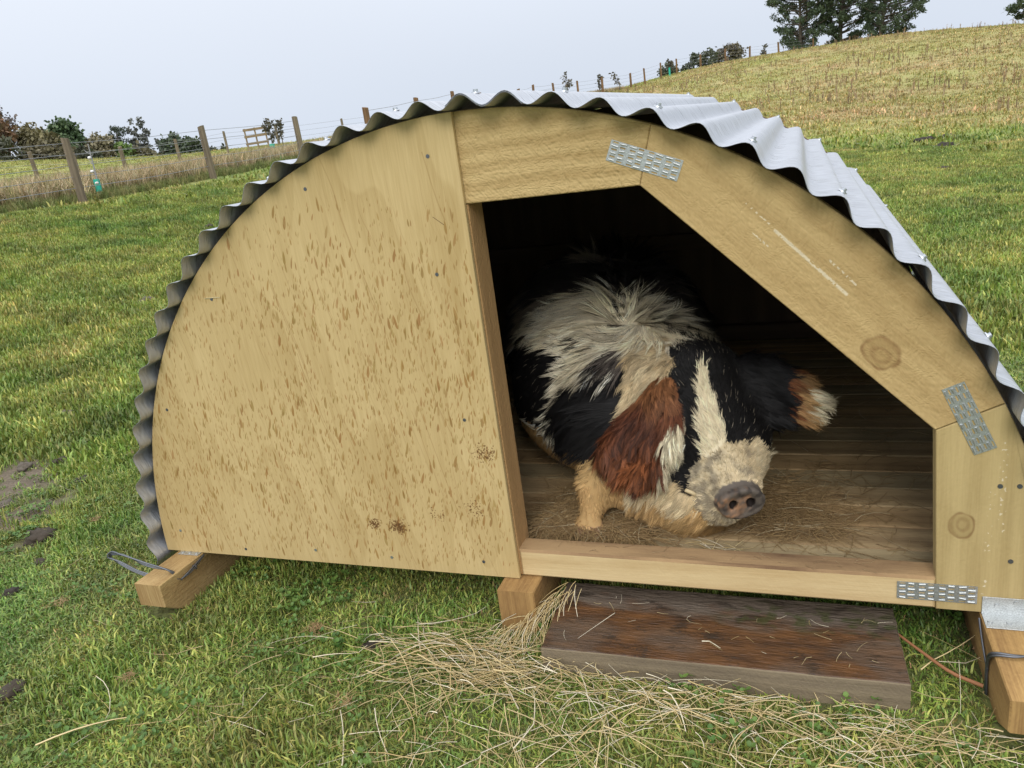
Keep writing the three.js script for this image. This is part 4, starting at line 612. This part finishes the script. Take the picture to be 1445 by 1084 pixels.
// young trees with teal sleeves
console.log('trees');
const barkM = new THREE.MeshStandardMaterial({ color: lin(0.11, 0.09, 0.07), roughness: 0.95 }), greyBark = new THREE.MeshStandardMaterial({ color: lin(0.3, 0.3, 0.3), roughness: 0.9 });
const sleeveM = new THREE.MeshPhysicalMaterial({ color: lin(0.03, 0.50, 0.38), roughness: 0.5, side: THREE.DoubleSide, transmission: 0.15, thickness: 0 }), tieM = new THREE.MeshStandardMaterial({ color: lin(0.8, 0.8, 0.8), roughness: 0.6 });
const leafMat = new THREE.MeshPhysicalMaterial({ vertexColors: true, roughness: 0.7, side: THREE.DoubleSide, transmission: 0.15, thickness: 0 });
function leaves(list) { // [x,y,z,size,[r,g,b], stretch, dir]
  const P = [], C = [], I = [], n = V(), a = V(), b = V();
  for (const [x, y, z, s, c, st = 1, d] of list) {
    n.set(gauss(), gauss(), gauss()).normalize(); if (d) a.copy(d).normalize(); else a.set(gauss(), gauss(), gauss()).cross(n).normalize(); b.crossVectors(n, a).normalize();
    const o = P.length / 3, L = s * st, W = s * 0.5; P.push(x, y, z, x + a.x * L * 0.5 + b.x * W, y + a.y * L * 0.5 + b.y * W, z + a.z * L * 0.5 + b.z * W, x + a.x * L * 0.5 - b.x * W, y + a.y * L * 0.5 - b.y * W, z + a.z * L * 0.5 - b.z * W, x + a.x * L, y + a.y * L - s * 0.1, z + a.z * L);
    for (let k = 0; k < 4; k++) C.push(...c); I.push(o, o + 1, o + 2, o + 1, o + 3, o + 2);
  }
  const g = new THREE.BufferGeometry(); g.setAttribute('position', new THREE.Float32BufferAttribute(P, 3)); g.setAttribute('color', new THREE.Float32BufferAttribute(C, 3)); g.setIndex(I); g.computeVertexNormals(); return g;
}
const taper = (pts, r0, r1, seg = 8, rs = 6) => { const g = tube(pts, 1, seg, rs), c = new THREE.CatmullRomCurve3(pts.map(p => V(...p)), false, 'centripetal'), p = g.attributes.position; for (let i = 0; i <= seg; i++) { const q = c.getPointAt(i / seg), r = lerp(r0, r1, i / seg); for (let j = 0; j <= rs; j++) { const k = i * (rs + 1) + j; p.setXYZ(k, q.x + (p.getX(k) - q.x) * r, q.y + (p.getY(k) - q.y) * r, q.z + (p.getZ(k) - q.z) * r); } } g.computeVertexNormals(); return g; };
// broadleaf: ellipsoid lobes [x,y,z,rx,ry,rz] filled with clumped leaves
function broadleaf(name, label, [x, z], lobes, { n, size, a, b, trunkH, r = 0.2, bark = barkM, hollow = 0.45, group, sparse = 0, lift = 0 }) {
  const y = ground(x, z) + lift, t = thing(name, label, 'tree', [x, y, z], group), L = [], tr = [taper([[0, -0.4, 0], [0.05, trunkH * 0.5, 0.03], [0, trunkH, 0]], r, r * 0.6)];
  const vol = lobes.reduce((s, l) => s + l[3] * l[4] * l[5], 0);
  for (const l of lobes) {
    tr.push(taper([[0, trunkH * 0.6, 0], [l[0] * 0.5, lerp(trunkH, l[1], 0.5), l[2] * 0.5], [l[0], l[1], l[2]]], r * 0.5, r * 0.12));
    for (let k = 0; k < 4; k++) { const e = [l[0] + l[3] * 0.8 * gauss() * 0.6, l[1] + l[4] * 0.75 * gauss() * 0.6, l[2] + l[5] * 0.8 * gauss() * 0.6]; tr.push(taper([[l[0] * 0.6, lerp(trunkH, l[1], 0.6), l[2] * 0.6], [l[0], l[1], l[2]], e], r * 0.2, r * 0.05, 6, 5)); }
    const m = Math.round(n * l[3] * l[4] * l[5] / vol), cl = Math.max(6, Math.round(m / 26)), cs = [];
    for (let k = 0; k < cl; k++) { const d = V(gauss(), gauss(), gauss()).normalize(), q = lerp(hollow, 1.0, Math.sqrt(rnd())); cs.push([l[0] + d.x * l[3] * q, l[1] + d.y * l[4] * q, l[2] + d.z * l[5] * q, rnd()]); }
    const cr = 0.34 * Math.min(l[3], l[4], l[5]);
    for (let k = 0; k < m; k++) { const c = cs[Math.floor(rnd() * cl)], v = rr(0.75, 1.25); L.push([c[0] + gauss() * cr, c[1] + gauss() * cr * 0.8, c[2] + gauss() * cr, size * rr(0.6, 1.3), mix3(a, b, clamp(c[3] + 0.2 * gauss())).map(q => q * v), 1.3]); }
  }
  obj('trunk', mergeGeometries(tr), bark, t); obj('crown', leaves(L), leafMat, t); return t;
}
function pineTree(name, label, [x, z], H, W, { n = 30, size = 0.35, a = [0.045, 0.075, 0.035], b = [0.085, 0.12, 0.055], lean = 0, base = 0.12, group, wind = 0.5 }) {
  const y = ground(x, z), t = thing(name, label, 'tree', [x, y, z], group), L = [], tr = [taper([[0, -0.5, 0], [lean * 0.3, H * 0.4, 0], [lean * 0.7, H * 0.75, 0.1], [lean, H, 0]], 0.28 * H / 10, 0.04, 12, 8)];
  for (let i = 0; i < n; i++) {
    const f = lerp(base, 0.99, (i + rnd()) / n), az = rr(0, 6.283), len = W * (0.35 + 0.75 * Math.sin(Math.PI * Math.pow(clamp(1 - f) * 0.93 + 0.05, 0.75))) * rr(0.6, 1.1), p0 = [lean * f, H * f, 0], e = [p0[0] + Math.cos(az) * len + wind * len * 0.25, H * f + len * rr(0.15, 0.55), Math.sin(az) * len];
    const m = [lerp(p0[0], e[0], 0.55), lerp(p0[1], e[1], 0.35), lerp(p0[2], e[2], 0.55)]; tr.push(taper([p0, m, e], 0.07 * H / 10, 0.018, 6, 5));
    const k = 5 + Math.round(len * 2.2);
    for (let j = 0; j < k; j++) { // tufts along the outer limb
      const q = lerp(0.38, 1.04, Math.sqrt(rnd())), cx = lerp(p0[0], e[0], q) + gauss() * 0.3, cy = lerp(p0[1], e[1], q * q * 0.6 + q * 0.4) + gauss() * 0.22 + 0.1, cz = lerp(p0[2], e[2], q) + gauss() * 0.3, tone = rnd();
      for (let u = 0; u < 15; u++) { const d = V(gauss() + 0.3 * wind, gauss() + 0.5, gauss()), v = rr(0.7, 1.3); L.push([cx + gauss() * 0.16, cy + gauss() * 0.13, cz + gauss() * 0.16, size * rr(0.3, 0.55), mix3(a, b, tone).map(s => s * v), 2.2, d]); }
    }
  }
  obj('trunk', mergeGeometries(tr), barkM, t); obj('crown', leaves(L), leafMat, t); return t;
}
srand(501);
const pg = 'pines on the hilltop';
pineTree('pine_tree', 'broad dark pine at the fence end of the hilltop clump', [0.8, -90.4], 8.5, 3.2, { n: 120, size: 0.27, base: 0.03, group: pg });
pineTree('pine_tree', 'tall dark pine in the middle of the hilltop clump', [4.6, -92], 10, 3.4, { n: 120, size: 0.27, base: 0.03, lean: 0.5, group: pg });
pineTree('pine_tree', 'wind-swept pine leaning downhill in the hilltop clump', [8.0, -88], 8.8, 3.7, { n: 120, size: 0.27, lean: 1.4, wind: 1.1, base: 0.03, group: pg });
pineTree('pine_tree', 'lone pine on the bare hill brow away from the clump', [17.9, -76.5], 5.5, 2.0, { n: 26, group: pg });
const rg = 'bushes behind the hill fence', dk = [0.05, 0.065, 0.035], dk2 = [0.10, 0.115, 0.065];
broadleaf('hill_bush', 'small round dark bush behind the hill fence', [-12.2, -85.4], [[0, 1.0, 0, 0.9, 0.8, 0.9]], { n: 800, size: 0.22, a: dk, b: dk2, trunkH: 0.8, r: 0.1, group: rg });
broadleaf('hill_bush', 'bushy dark tree of several heads behind the hill fence', [-9.2, -88], [[-1.5, 0.8, 0, 0.7, 0.7, 0.9], [-0.3, 1.3, 0, 0.8, 1.0, 0.9], [0.9, 1.5, 0.3, 0.9, 1.1, 0.9]], { n: 1900, size: 0.22, a: dk, b: dk2, trunkH: 1, r: 0.12, group: rg });
broadleaf('hill_bush', 'brownish loose tree beside the bushy dark one on the skyline', [-6.6, -90], [[0, 1.6, 0, 1.2, 1.1, 1.1], [0.9, 2.0, 0, 0.9, 0.9, 0.9]], { n: 1500, size: 0.22, a: [0.09, 0.08, 0.05], b: [0.15, 0.13, 0.08], trunkH: 1.2, r: 0.12, group: rg });
// saplings on the skyline and along the fence: bare twiggy crowns
function sapling(label, [x, z], h, o = {}) {
  const y = ground(x, z), t = thing('young_tree', label, 'sapling', [x, y, z], 'young trees along the fence'), tw = [taper([[0, -0.1, 0], [0.03, h * 0.5, 0], [o.lean || 0.05, h, 0]], 0.022 * (o.k || 1), 0.008, 8, 6)], L = [];
  for (let i = 0; i < (o.twigs || 14); i++) { const f = rr(0.35, 1), a = rr(0, 6.28), l = h * 0.26 * rr(0.5, 1.1) * (o.w || 1), p = [(o.lean || 0.05) * f, h * f, 0], e = [p[0] + Math.cos(a) * l * 0.6, p[1] + l * rr(0.4, 0.95), Math.sin(a) * l * 0.6]; tw.push(taper([p, [lerp(p[0], e[0], 0.6), lerp(p[1], e[1], 0.4), lerp(p[2], e[2], 0.6)], e], 0.01 * (o.k || 1), 0.004, 5, 4)); if (!o.bare) for (let k = 0; k < (o.leaf || 12); k++) { const q = rr(0.3, 1.1); L.push([lerp(p[0], e[0], q) + gauss() * 0.05, lerp(p[1], e[1], q) + gauss() * 0.05, lerp(p[2], e[2], q) + gauss() * 0.05, rr(0.05, 0.1) * (o.ls || 1), mix3([0.05, 0.05, 0.035], [0.13, 0.115, 0.075], rnd()), 1.6]); } }
  obj('trunk', mergeGeometries(tw), o.bark || barkM, t); if (L.length) obj('crown', leaves(L), leafMat, t);
  if (o.sleeve) { const s = new THREE.CylinderGeometry(o.sr || 0.09, o.sr || 0.09, o.sleeve, 4, 1, true); s.rotateY(0.6); s.translate(0, o.sleeve / 2 + (o.sy || 0), 0); obj('tree_sleeve', s, sleeveM, t); }
  if (o.ties) for (const [dx, dy] of [[0.02, 0.75], [-0.01, 0.5], [0.02, 0.28]]) { const s = new THREE.SphereGeometry(0.03, 8, 6); s.scale(1, 0.8, 1); s.translate(dx, h * dy, 0.02); obj('tree_tie', s, tieM, t); }
  return t;
}
sapling('bare grey sapling with white ties and teal sleeve', [-10.06, -8.22], 0.85, { bare: true, twigs: 4, bark: greyBark, sleeve: 0.2, sr: 0.05, ties: true, k: 0.9, w: 0.7, sy: 0.1 });
sapling('leafy dark sapling above a teal sleeve beside the pallet', [-16.5, -21.8], 1.1, { twigs: 18, leaf: 9, sleeve: 0.3, sy: 0.1, w: 1.2, ls: 1.0 });
sapling('small dark sapling between pallet and tall fence post', [-19.06, -26.0], 1.15, { twigs: 12, leaf: 14, w: 0.8 });
sapling('branching sapling standing proud of the roof crown', [-14.7, -54.3], 1.5, { twigs: 12, leaf: 4, w: 1.5, k: 2.2, ls: 2 });
sapling('slim sapling on the skyline by the hill fence', [-13.4, -58.7], 1.2, { twigs: 9, leaf: 6, w: 0.8, k: 2, ls: 2 });
sapling('leaning twiggy sapling on the skyline', [-12.1, -59.6], 1.2, { twigs: 12, leaf: 3, lean: -0.4, w: 1.3, k: 2, ls: 2 });
sapling('hillside sapling with teal sleeve near the fence', [-9.4, -67.3], 1.2, { twigs: 8, leaf: 10, sleeve: 0.7, k: 2, ls: 2 });
sapling('small skyline sapling past the corner posts', [-2.6, -84], 1.3, { twigs: 10, leaf: 8, k: 2, ls: 2.4 });
// left-hand trees; leaf colours lightened to stand in for distance haze
const lg = 'trees beyond the far fence';
broadleaf('autumn_tree', 'rusty brown autumn tree over the far fence', [-62.6, -46.2], [[-2, 2.6, 0, 2.2, 2.0, 2], [0.6, 2.4, 0, 1.7, 1.9, 1.8], [-0.6, 3.9, 0.5, 1.5, 1.2, 1.4]], { n: 7000, size: 0.28, a: [0.247, 0.124, 0.054], b: [0.130, 0.098, 0.054], trunkH: 1.6, group: lg });
broadleaf('bare_tree', 'half-bare grey tree rising behind the autumn tree', [-65, -50], [[-1.8, 4.6, 0, 1.5, 1.9, 1.5], [0.8, 3.5, 0, 1.1, 1.6, 1.2]], { n: 1800, size: 0.22, a: [0.078, 0.072, 0.068], b: [0.156, 0.130, 0.115], trunkH: 2.4, hollow: 0.1, group: lg });
broadleaf('olive_tree', 'olive-brown rounded tree beside the autumn tree', [-60.5, -49.6], [[-0.8, 2.0, 0, 1.1, 1.6, 1.2], [0.7, 1.5, 0, 1.1, 1.4, 1.2]], { n: 3600, size: 0.26, a: [0.143, 0.130, 0.061], b: [0.221, 0.195, 0.088], trunkH: 1.2, group: lg });
broadleaf('green_tree', 'deep green domed tree behind the tall fence post', [-60, -52], [[-0.2, 2.3, 0, 1.4, 1.8, 1.4], [0.9, 1.5, 0.4, 1.1, 1.3, 1.1], [-0.9, 1.4, 0, 1.0, 1.3, 1]], { n: 5200, size: 0.24, a: [0.046, 0.091, 0.034], b: [0.098, 0.150, 0.061], trunkH: 1.2, group: lg });
broadleaf('khaki_bush', 'smooth khaki bush right of the green dome', [-57.6, -53.1], [[0, 1.4, 0, 1.15, 1.5, 1.1]], { n: 2400, size: 0.22, a: [0.195, 0.176, 0.101], b: [0.260, 0.227, 0.135], trunkH: 0.8, group: lg });
broadleaf('bright_bush', 'bright green low bush next to the khaki bush', [-56.5, -54.4], [[0, 1.3, 0, 0.65, 0.9, 0.7]], { n: 1000, size: 0.22, a: [0.130, 0.221, 0.054], b: [0.195, 0.286, 0.081], trunkH: 0.5, r: 0.1, group: lg });
pineTree('dark_conifer', 'dark conifer behind the bright green bush', [-59.4, -57.1], 3.6, 1.0, { n: 22, size: 0.22, a: [0.039, 0.058, 0.041], b: [0.078, 0.104, 0.068], group: lg });
broadleaf('slender_gum', 'slender airy gum tree with two leaders', [-58.1, -58.4], [[-0.6, 3.2, 0, 0.45, 1.5, 0.5], [0.65, 3.0, 0, 0.5, 1.5, 0.5], [0.2, 1.5, 0, 0.9, 0.9, 0.8]], { n: 1300, size: 0.2, a: [0.072, 0.081, 0.068], b: [0.156, 0.163, 0.135], trunkH: 2.2, r: 0.08, hollow: 0.2, group: lg });
broadleaf('slender_gum', 'small thin gum tree beside the tall one', [-56.8, -59.6], [[0, 1.9, 0, 0.5, 1.0, 0.5]], { n: 420, size: 0.2, a: [0.072, 0.081, 0.068], b: [0.156, 0.163, 0.135], trunkH: 1.4, r: 0.06, hollow: 0.2, group: lg });
broadleaf('dark_bush', 'dark rounded bush behind the second fence post', [-52.9, -57.8], [[-0.6, 1.5, 0, 1.2, 1.2, 1.2], [0.8, 1.2, 0, 1.1, 1.0, 1.1]], { n: 3000, size: 0.24, a: [0.046, 0.072, 0.038], b: [0.098, 0.130, 0.068], trunkH: 0.8, group: lg });
for (const [x, z, s, c, l] of [[-61.2, -44, 1.25, 0, 'low dark hedge bush under the autumn tree'], [-59.5, -48.6, 0.95, 1, 'low olive shrub in front of the rounded olive tree'], [-58.4, -50.6, 0.8, 0, 'low dark shrub at the foot of the green dome'], [-56.5, -56.2, 0.95, 1, 'low khaki shrub at the foot of the slender gums'], [-55, -58.4, 0.6, 0, 'low dark shrub left of the rounded dark bush'], [-51.5, -59.5, 0.7, 0, 'little dark shrub beyond the dry grass near the pallet']]) broadleaf('hedge_shrub', l, [x, z], [[0, 0.8 * s, 0, 2.0 * s, 1.1 * s, 1.6 * s], [2 * s, 0.6 * s, 0, 1.6 * s, 0.9 * s, 1.4 * s]], { n: 1500, size: 0.28, a: c ? [0.11, 0.10, 0.05] : [0.045, 0.055, 0.03], b: c ? [0.16, 0.14, 0.075] : [0.085, 0.09, 0.05], trunkH: 0.4, r: 0.1, group: lg });
// ------------------------------------------------------------------ straw, clods and small things
console.log('straw');
const strawMat = new THREE.MeshStandardMaterial({ vertexColors: true, roughness: 0.6, side: THREE.DoubleSide });
function stalks(list) { // each: {p:[x,y,z], d: heading, l, r, bend, pitch, c}
  const P = [], C = [], I = [];
  for (const s of list) {
    let [x, y, z] = s.p, h = s.d, pt = s.pitch || 0; const K = s.k || 4, st = s.l / K, kink = Math.floor(rnd() * K), kk = rnd() < 0.35 ? gauss() * 0.7 : 0; const o = P.length / 3;
    for (let i = 0; i <= K; i++) {
      const r = s.r * (1 - 0.5 * i / K), ch = Math.cos(h), sh = Math.sin(h);
      for (let q = 0; q < 3; q++) { const a = q * 2.094 + 0.5, u = Math.cos(a) * r, v = Math.sin(a) * r; P.push(x - sh * u, y + v, z + ch * u); C.push(...s.c); }
      if (i < K) { const b = o + i * 3; for (let q = 0; q < 3; q++) { const q2 = (q + 1) % 3; I.push(b + q, b + q2, b + 3 + q, b + q2, b + 3 + q2, b + 3 + q); } }
      h += s.bend / K + (i === kink ? kk : 0); pt += (s.droop || 0) / K; x += Math.cos(h) * Math.cos(pt) * st; z += Math.sin(h) * Math.cos(pt) * st; y += Math.sin(pt) * st; const g = s.floor ? s.floor(x, z) : -9; if (y < g) { y = g; pt = Math.max(pt, 0); }
    }
  }
  const g = new THREE.BufferGeometry(); g.setAttribute('position', new THREE.Float32BufferAttribute(P, 3)); g.setAttribute('color', new THREE.Float32BufferAttribute(C, 3)); g.setIndex(I); g.computeVertexNormals(); return g;
}
const strawCol = () => { const k = rnd(), v = rr(0.75, 1.15); return (k < 0.5 ? [0.66, 0.53, 0.28] : k < 0.78 ? [0.56, 0.42, 0.19] : [0.78, 0.70, 0.52]).map(q => q * v); };
const lawnTop = (x, z) => ground(x, z) + 0.014;
srand(808);
{
  const L = [], add = (x, z, l, d, up = 0.03, r = 0.0012) => { if (x > 0.11 && x < 0.93 && z > -0.1 && z < 0.195) return; L.push({ p: [x, lawnTop(x, z) + up * rnd(), z], d, l, r: r * (rnd() < 0.2 ? rr(1.2, 1.8) : rr(0.5, 1.1)), bend: gauss() * 0.9, pitch: rr(-0.12, 0.2), droop: rr(-0.9, -0.2), c: strawCol(), k: 5, floor: lawnTop }); };
  // drift of straw in front of the step, from the skid across to the right
  for (let i = 0; i < 470; i++) { const t = rnd(), x = lerp(-0.1, 1.0, t) + gauss() * 0.1, z = lerp(0.19, 0.27, t) + Math.abs(gauss()) * lerp(0.14, 0.13, t); add(x, z, rr(0.03, 0.15), gauss() * 0.95 + (rnd() < 0.5 ? Math.PI : 0), 0.045); }
  for (let i = 0; i < 190; i++) { const x = -0.05 + gauss() * 0.2, z = 0.25 + gauss() * 0.13; add(x - 0.1 * rnd(), z, rr(0.07, 0.26), gauss() * 0.6 + (rnd() < 0.5 ? Math.PI : 0), 0.06); }
  for (let i = 0; i < 240; i++) add(0.35 + gauss() * 0.45, 0.55 + gauss() * 0.22, rr(0.05, 0.26), rr(0, 6.28), 0.03);
  for (let i = 0; i < 150; i++) add(rr(-1.2, 1.2), rr(0.2, 1.25), rr(0.06, 0.2), rr(0, 6.28), 0.02, 0.001);
  for (let i = 0; i < 60; i++) add(rr(0.85, 1.2), rr(0.0, 0.6), rr(0.08, 0.28), rr(0, 6.28), 0.04, 0.0012);
  for (let i = 0; i < 160; i++) { const x = rr(-2.6, 2), z = rr(-1.2, 1.2); if (!inHut(x, z)) add(x, z, rr(0.04, 0.14), rr(0, 6.28), 0.015, 0.001); }
  // a twist of straw hanging from the doorway corner past the skid
  for (let i = 0; i < 95; i++) { const q = rnd(), a = lerp(0.15, 0.0, q) + gauss() * 0.03; L.push({ p: [a, lerp(-0.015, -0.095, q) + 0.012 * gauss(), lerp(0.0, 0.13, q) + gauss() * 0.02], d: 2.0 + gauss() * 0.55, l: rr(0.06, 0.2), r: 0.0011, bend: gauss() * 0.8, pitch: rr(-0.6, 0.2), droop: rr(-1.3, -0.4), c: strawCol(), k: 6, floor: lawnTop }); }
  for (const q of [[-0.62, 0.52, 0.22, 0.25], [-0.95, 0.72, 0.2, -0.9], [-0.36, 0.78, 0.26, -2.3], [-0.55, 0.98, 0.24, 0.55], [-0.15, 0.85, 0.32, -0.6], [0.1, 0.95, 0.36, -0.75], [0.25, 1.05, 0.3, -0.35], [-1.0, 0.5, 0.16, 0.0], [-0.8, 0.85, 0.15, 1.9]]) add(q[0], q[1], q[2], q[3], 0.04, 0.0017);
  const m = obj('loose_straw', stalks(L), strawMat); tag(m, 'loose golden straw scattered on the grass before the step', 'straw', null, 'stuff');
}
{ // bedding on the hut floor, and wisps on sill and step
  const L = [], fl = () => FLOOR + 0.003;
  for (let i = 0; i < 8500; i++) {
    const left = rnd() < 0.84; let x, z; if (left) { x = 0.03 + Math.abs(gauss()) * 0.22; z = -0.12 - Math.abs(gauss()) * 0.2; } else { x = 0.66 + gauss() * 0.17; z = -0.2 - Math.abs(gauss()) * 0.3; }
    if (rnd() < 0.12) { x = rr(-0.9, 1.1); z = rr(-1.6, -0.1); } if (z > -0.078 || x < -1 || x > 1.1) continue;
    const deep = left ? 0.045 * Math.exp(-((x - 0.1) ** 2) / 0.08) : 0.02; const c = mix3([0.46, 0.32, 0.15], [0.27, 0.175, 0.08], rnd()); L.push({ p: [x, FLOOR + 0.003 + deep * rnd(), z], d: rr(0, 6.28), l: rr(0.03, 0.12), r: rr(0.0007, 0.0012), bend: gauss() * 0.9, pitch: rr(-0.05, 0.15), droop: -0.15, c: rnd() < 0.06 ? [0.55, 0.45, 0.28] : c, k: 3, floor: fl });
  }
  for (let i = 0; i < 26; i++) L.push({ p: [0.52 + gauss() * 0.06, FLOOR + rr(0.004, 0.03), -0.1 + gauss() * 0.02], d: rr(0, 6.28), l: rr(0.03, 0.09), r: 0.0011, bend: gauss() * 0.6, pitch: rr(0, 0.4), droop: -0.5, c: strawCol(), k: 4, floor: fl });
  const b = obj('straw_bedding', stalks(L), strawMat); tag(b, 'brown trampled straw bedding on the hut floor', 'straw', null, 'stuff');
  const S = []; for (let i = 0; i < 34; i++) S.push({ p: [rr(0.16, 0.88), -0.0455, rr(-0.02, 0.17)], d: rr(0, 6.28), l: rr(0.008, 0.045), r: 0.0007, bend: gauss() * 0.9, c: strawCol().map(v => v * 0.8), k: 3, floor: () => -0.0462 });
  S.push({ p: [0.27, -0.0445, 0.06], d: 2.1, l: 0.13, r: 0.0012, bend: 0, c: [0.7, 0.64, 0.5], k: 4, floor: () => -0.0462 }, { p: [0.49, -0.0445, 0.135], d: -0.2, l: 0.05, r: 0.002, bend: 0, c: [0.75, 0.68, 0.5], k: 3, floor: () => -0.0462 });
  for (let i = 0; i < 26; i++) S.push({ p: [rr(0.03, 0.95), 0.0795, rr(-0.066, -0.012)], d: rr(-0.6, 0.6), l: rr(0.01, 0.04), r: 0.0008, bend: gauss() * 0.5, c: mix3([0.5, 0.36, 0.2], [0.25, 0.16, 0.08], rnd()), k: 2, floor: () => 0.079 });
  const w = obj('straw_wisps', stalks(S), strawMat); tag(w, 'short straw wisps on the step and sill', 'straw', null, 'stuff');
}
tag(obj('straw_piece', stalks([{ p: [-0.787, 0.804, 0.0145], d: 0, l: 0.05, r: 0.0016, bend: 0, c: [0.74, 0.66, 0.42], k: 3 }]), strawMat), 'single pale straw caught on a plywood screw', 'straw');
{ // brown twig by the right skid
  const y = x => ground(x, 0.1) + 0.035; tag(obj('brown_twig', taper([[0.90, y(0.9) + 0.02, 0.0], [0.95, y(0.95) + 0.015, 0.06], [1.0, y(1) + 0.008, 0.11], [1.052, y(1.05), 0.13]], 0.003, 0.0045, 12, 7), new THREE.MeshStandardMaterial({ color: lin(0.30, 0.13, 0.055), roughness: 0.7 })), 'reddish brown twig lying beside the right skid', 'twig');
}
{ // dry balled tufts in the turf
  const L = []; for (const [x, z, n] of [[-0.62, 0.88, 60], [-0.28, 0.98, 60], [-0.9, 0.78, 50], [-1.05, 1.0, 45], [-0.95, 0.45, 40], [-0.55, 0.18, 70], [-0.1, 0.75, 40], [0.45, 1.05, 40], [-0.72, 1.05, 50], [-0.3, 0.42, 30], [-1.5, 0.2, 40], [-1.9, -0.3, 40], [-2.3, -0.9, 40], [-2.9, -0.6, 60], [-2.7, -0.25, 60]]) for (let i = 0; i < n; i++) L.push({ p: [x + gauss() * 0.022, lawnTop(x, z) + 0.004 + 0.012 * rnd(), z + gauss() * 0.018], d: rr(0, 6.28), l: rr(0.01, 0.032), r: 0.0008, bend: gauss() * 1.5, pitch: rr(-0.1, 0.9), droop: -0.8, c: mix3([0.50, 0.34, 0.17], [0.33, 0.2, 0.1], rnd()), k: 3 });
  tag(obj('dry_tufts', stalks(L), strawMat), 'small balls of dry brown grass in the turf', 'grass', null, 'stuff');
}
{ // soil clods and old dung on the turf
  const mats = [lin(0.06, 0.048, 0.035), lin(0.038, 0.031, 0.025), lin(0.13, 0.112, 0.09)].map(c => new THREE.MeshStandardMaterial({ color: c, roughness: 1, map: own(dataTex(128, 128, (s, t) => { const v = 0.85 + 0.5 * fbm(s * 9, t * 9, 3, 4); return [v, v * 0.97, v * 0.93]; }), 0.3, 0.3) }));
  const clod = s => { let g = new THREE.IcosahedronGeometry(1, 4); g.deleteAttribute('normal'); g.deleteAttribute('uv'); g = mergeVertices(g, 1e-4); const p = g.attributes.position, uv = []; for (let i = 0; i < p.count; i++) { const x = p.getX(i), y = p.getY(i), z = p.getZ(i), r = 1 + 0.5 * fbm(x * 1.3 + s, y * 1.3, z * 1.3, 3) + 0.3 * n3(x * 4 + s, y * 4, z * 4) + 0.12 * n3(x * 9, y * 9, z * 9 + s); p.setXYZ(i, x * r, y * r * 0.5, z * r); uv.push(x * 0.3, z * 0.3 + y * 0.2); } g.setAttribute('uv', new THREE.Float32BufferAttribute(uv, 2)); g.computeVertexNormals(); return g; };
  const G = [1, 2, 3, 4].map(s => clod(s * 7.3));
  // flat and domed lumps: x, z, size, tone
  [[-2.05, -0.17, 0.075, 0], [-1.75, -0.45, 0.05, 1], [-2.35, -0.62, 0.05, 1], [-2.62, -0.35, 0.075, 2], [-2.74, -0.32, 0.06, 2], [-2.52, -0.38, 0.05, 2], [-2.8, -0.7, 0.06, 2], [-2.66, -0.78, 0.05, 0], [-1.87, -0.02, 0.035, 0], [-2.02, 0.22, 0.06, 0], [-1.78, 0.26, 0.035, 1], [-1.78, 0.16, 0.035, 1], [-1.27, 0.55, 0.05, 0], [-1.45, 0.76, 0.05, 1], [-0.52, 1.12, 0.045, 1], [-0.82, 1.08, 0.03, 0], [-0.36, 0.2, 0.035, 1], [-1.9, -0.95, 0.045, 1], [-3.2, -1.3, 0.06, 2], [-3.1, -1.9, 0.07, 1], [-2.5, -1.7, 0.05, 2], [-3.7, -2.6, 0.06, 2], [-4.6, -3.4, 0.09, 2], [-5.8, -5.6, 0.11, 2], [-6.4, -6.4, 0.1, 0]].forEach(([x, z, s, t], i) => { const m = obj('soil_clod', G[i % 4], mats[t]); m.position.set(x, ground(x, z) + s * 0.1, z); m.rotation.y = rr(0, 6); m.scale.set(s * 0.8, s * 0.8, s * 0.8 * rr(0.6, 0.9)); tag(m, ['brown soil clod lying in the turf left of the shelter', 'dark muddy lump in the turf left of the shelter', 'pale grey dry dung clod in the turf left of the shelter'][t], 'clod', ['brown clods', 'dark lumps', 'pale clods'][t]); });
  [[2.75, -14.2, 0.16, 1], [3.15, -14.5, 0.16, 1], [2.85, -12.6, 0.16, 1], [2.4, -9.6, 0.09, 0], [2.6, -7.0, 0.07, 0]].forEach(([x, z, s, t], i) => { const m = obj('mole_hill', G[i % 4], mats[t]); m.position.set(x, ground(x, z), z); m.rotation.y = i; m.scale.set(s, s * 1.1, s * 0.8); tag(m, 'low dark heap of turned soil in the field right of the shelter', 'soil heap', 'soil heaps right of the shelter'); });
}
renderer.render(scene, camera);
console.log('done');
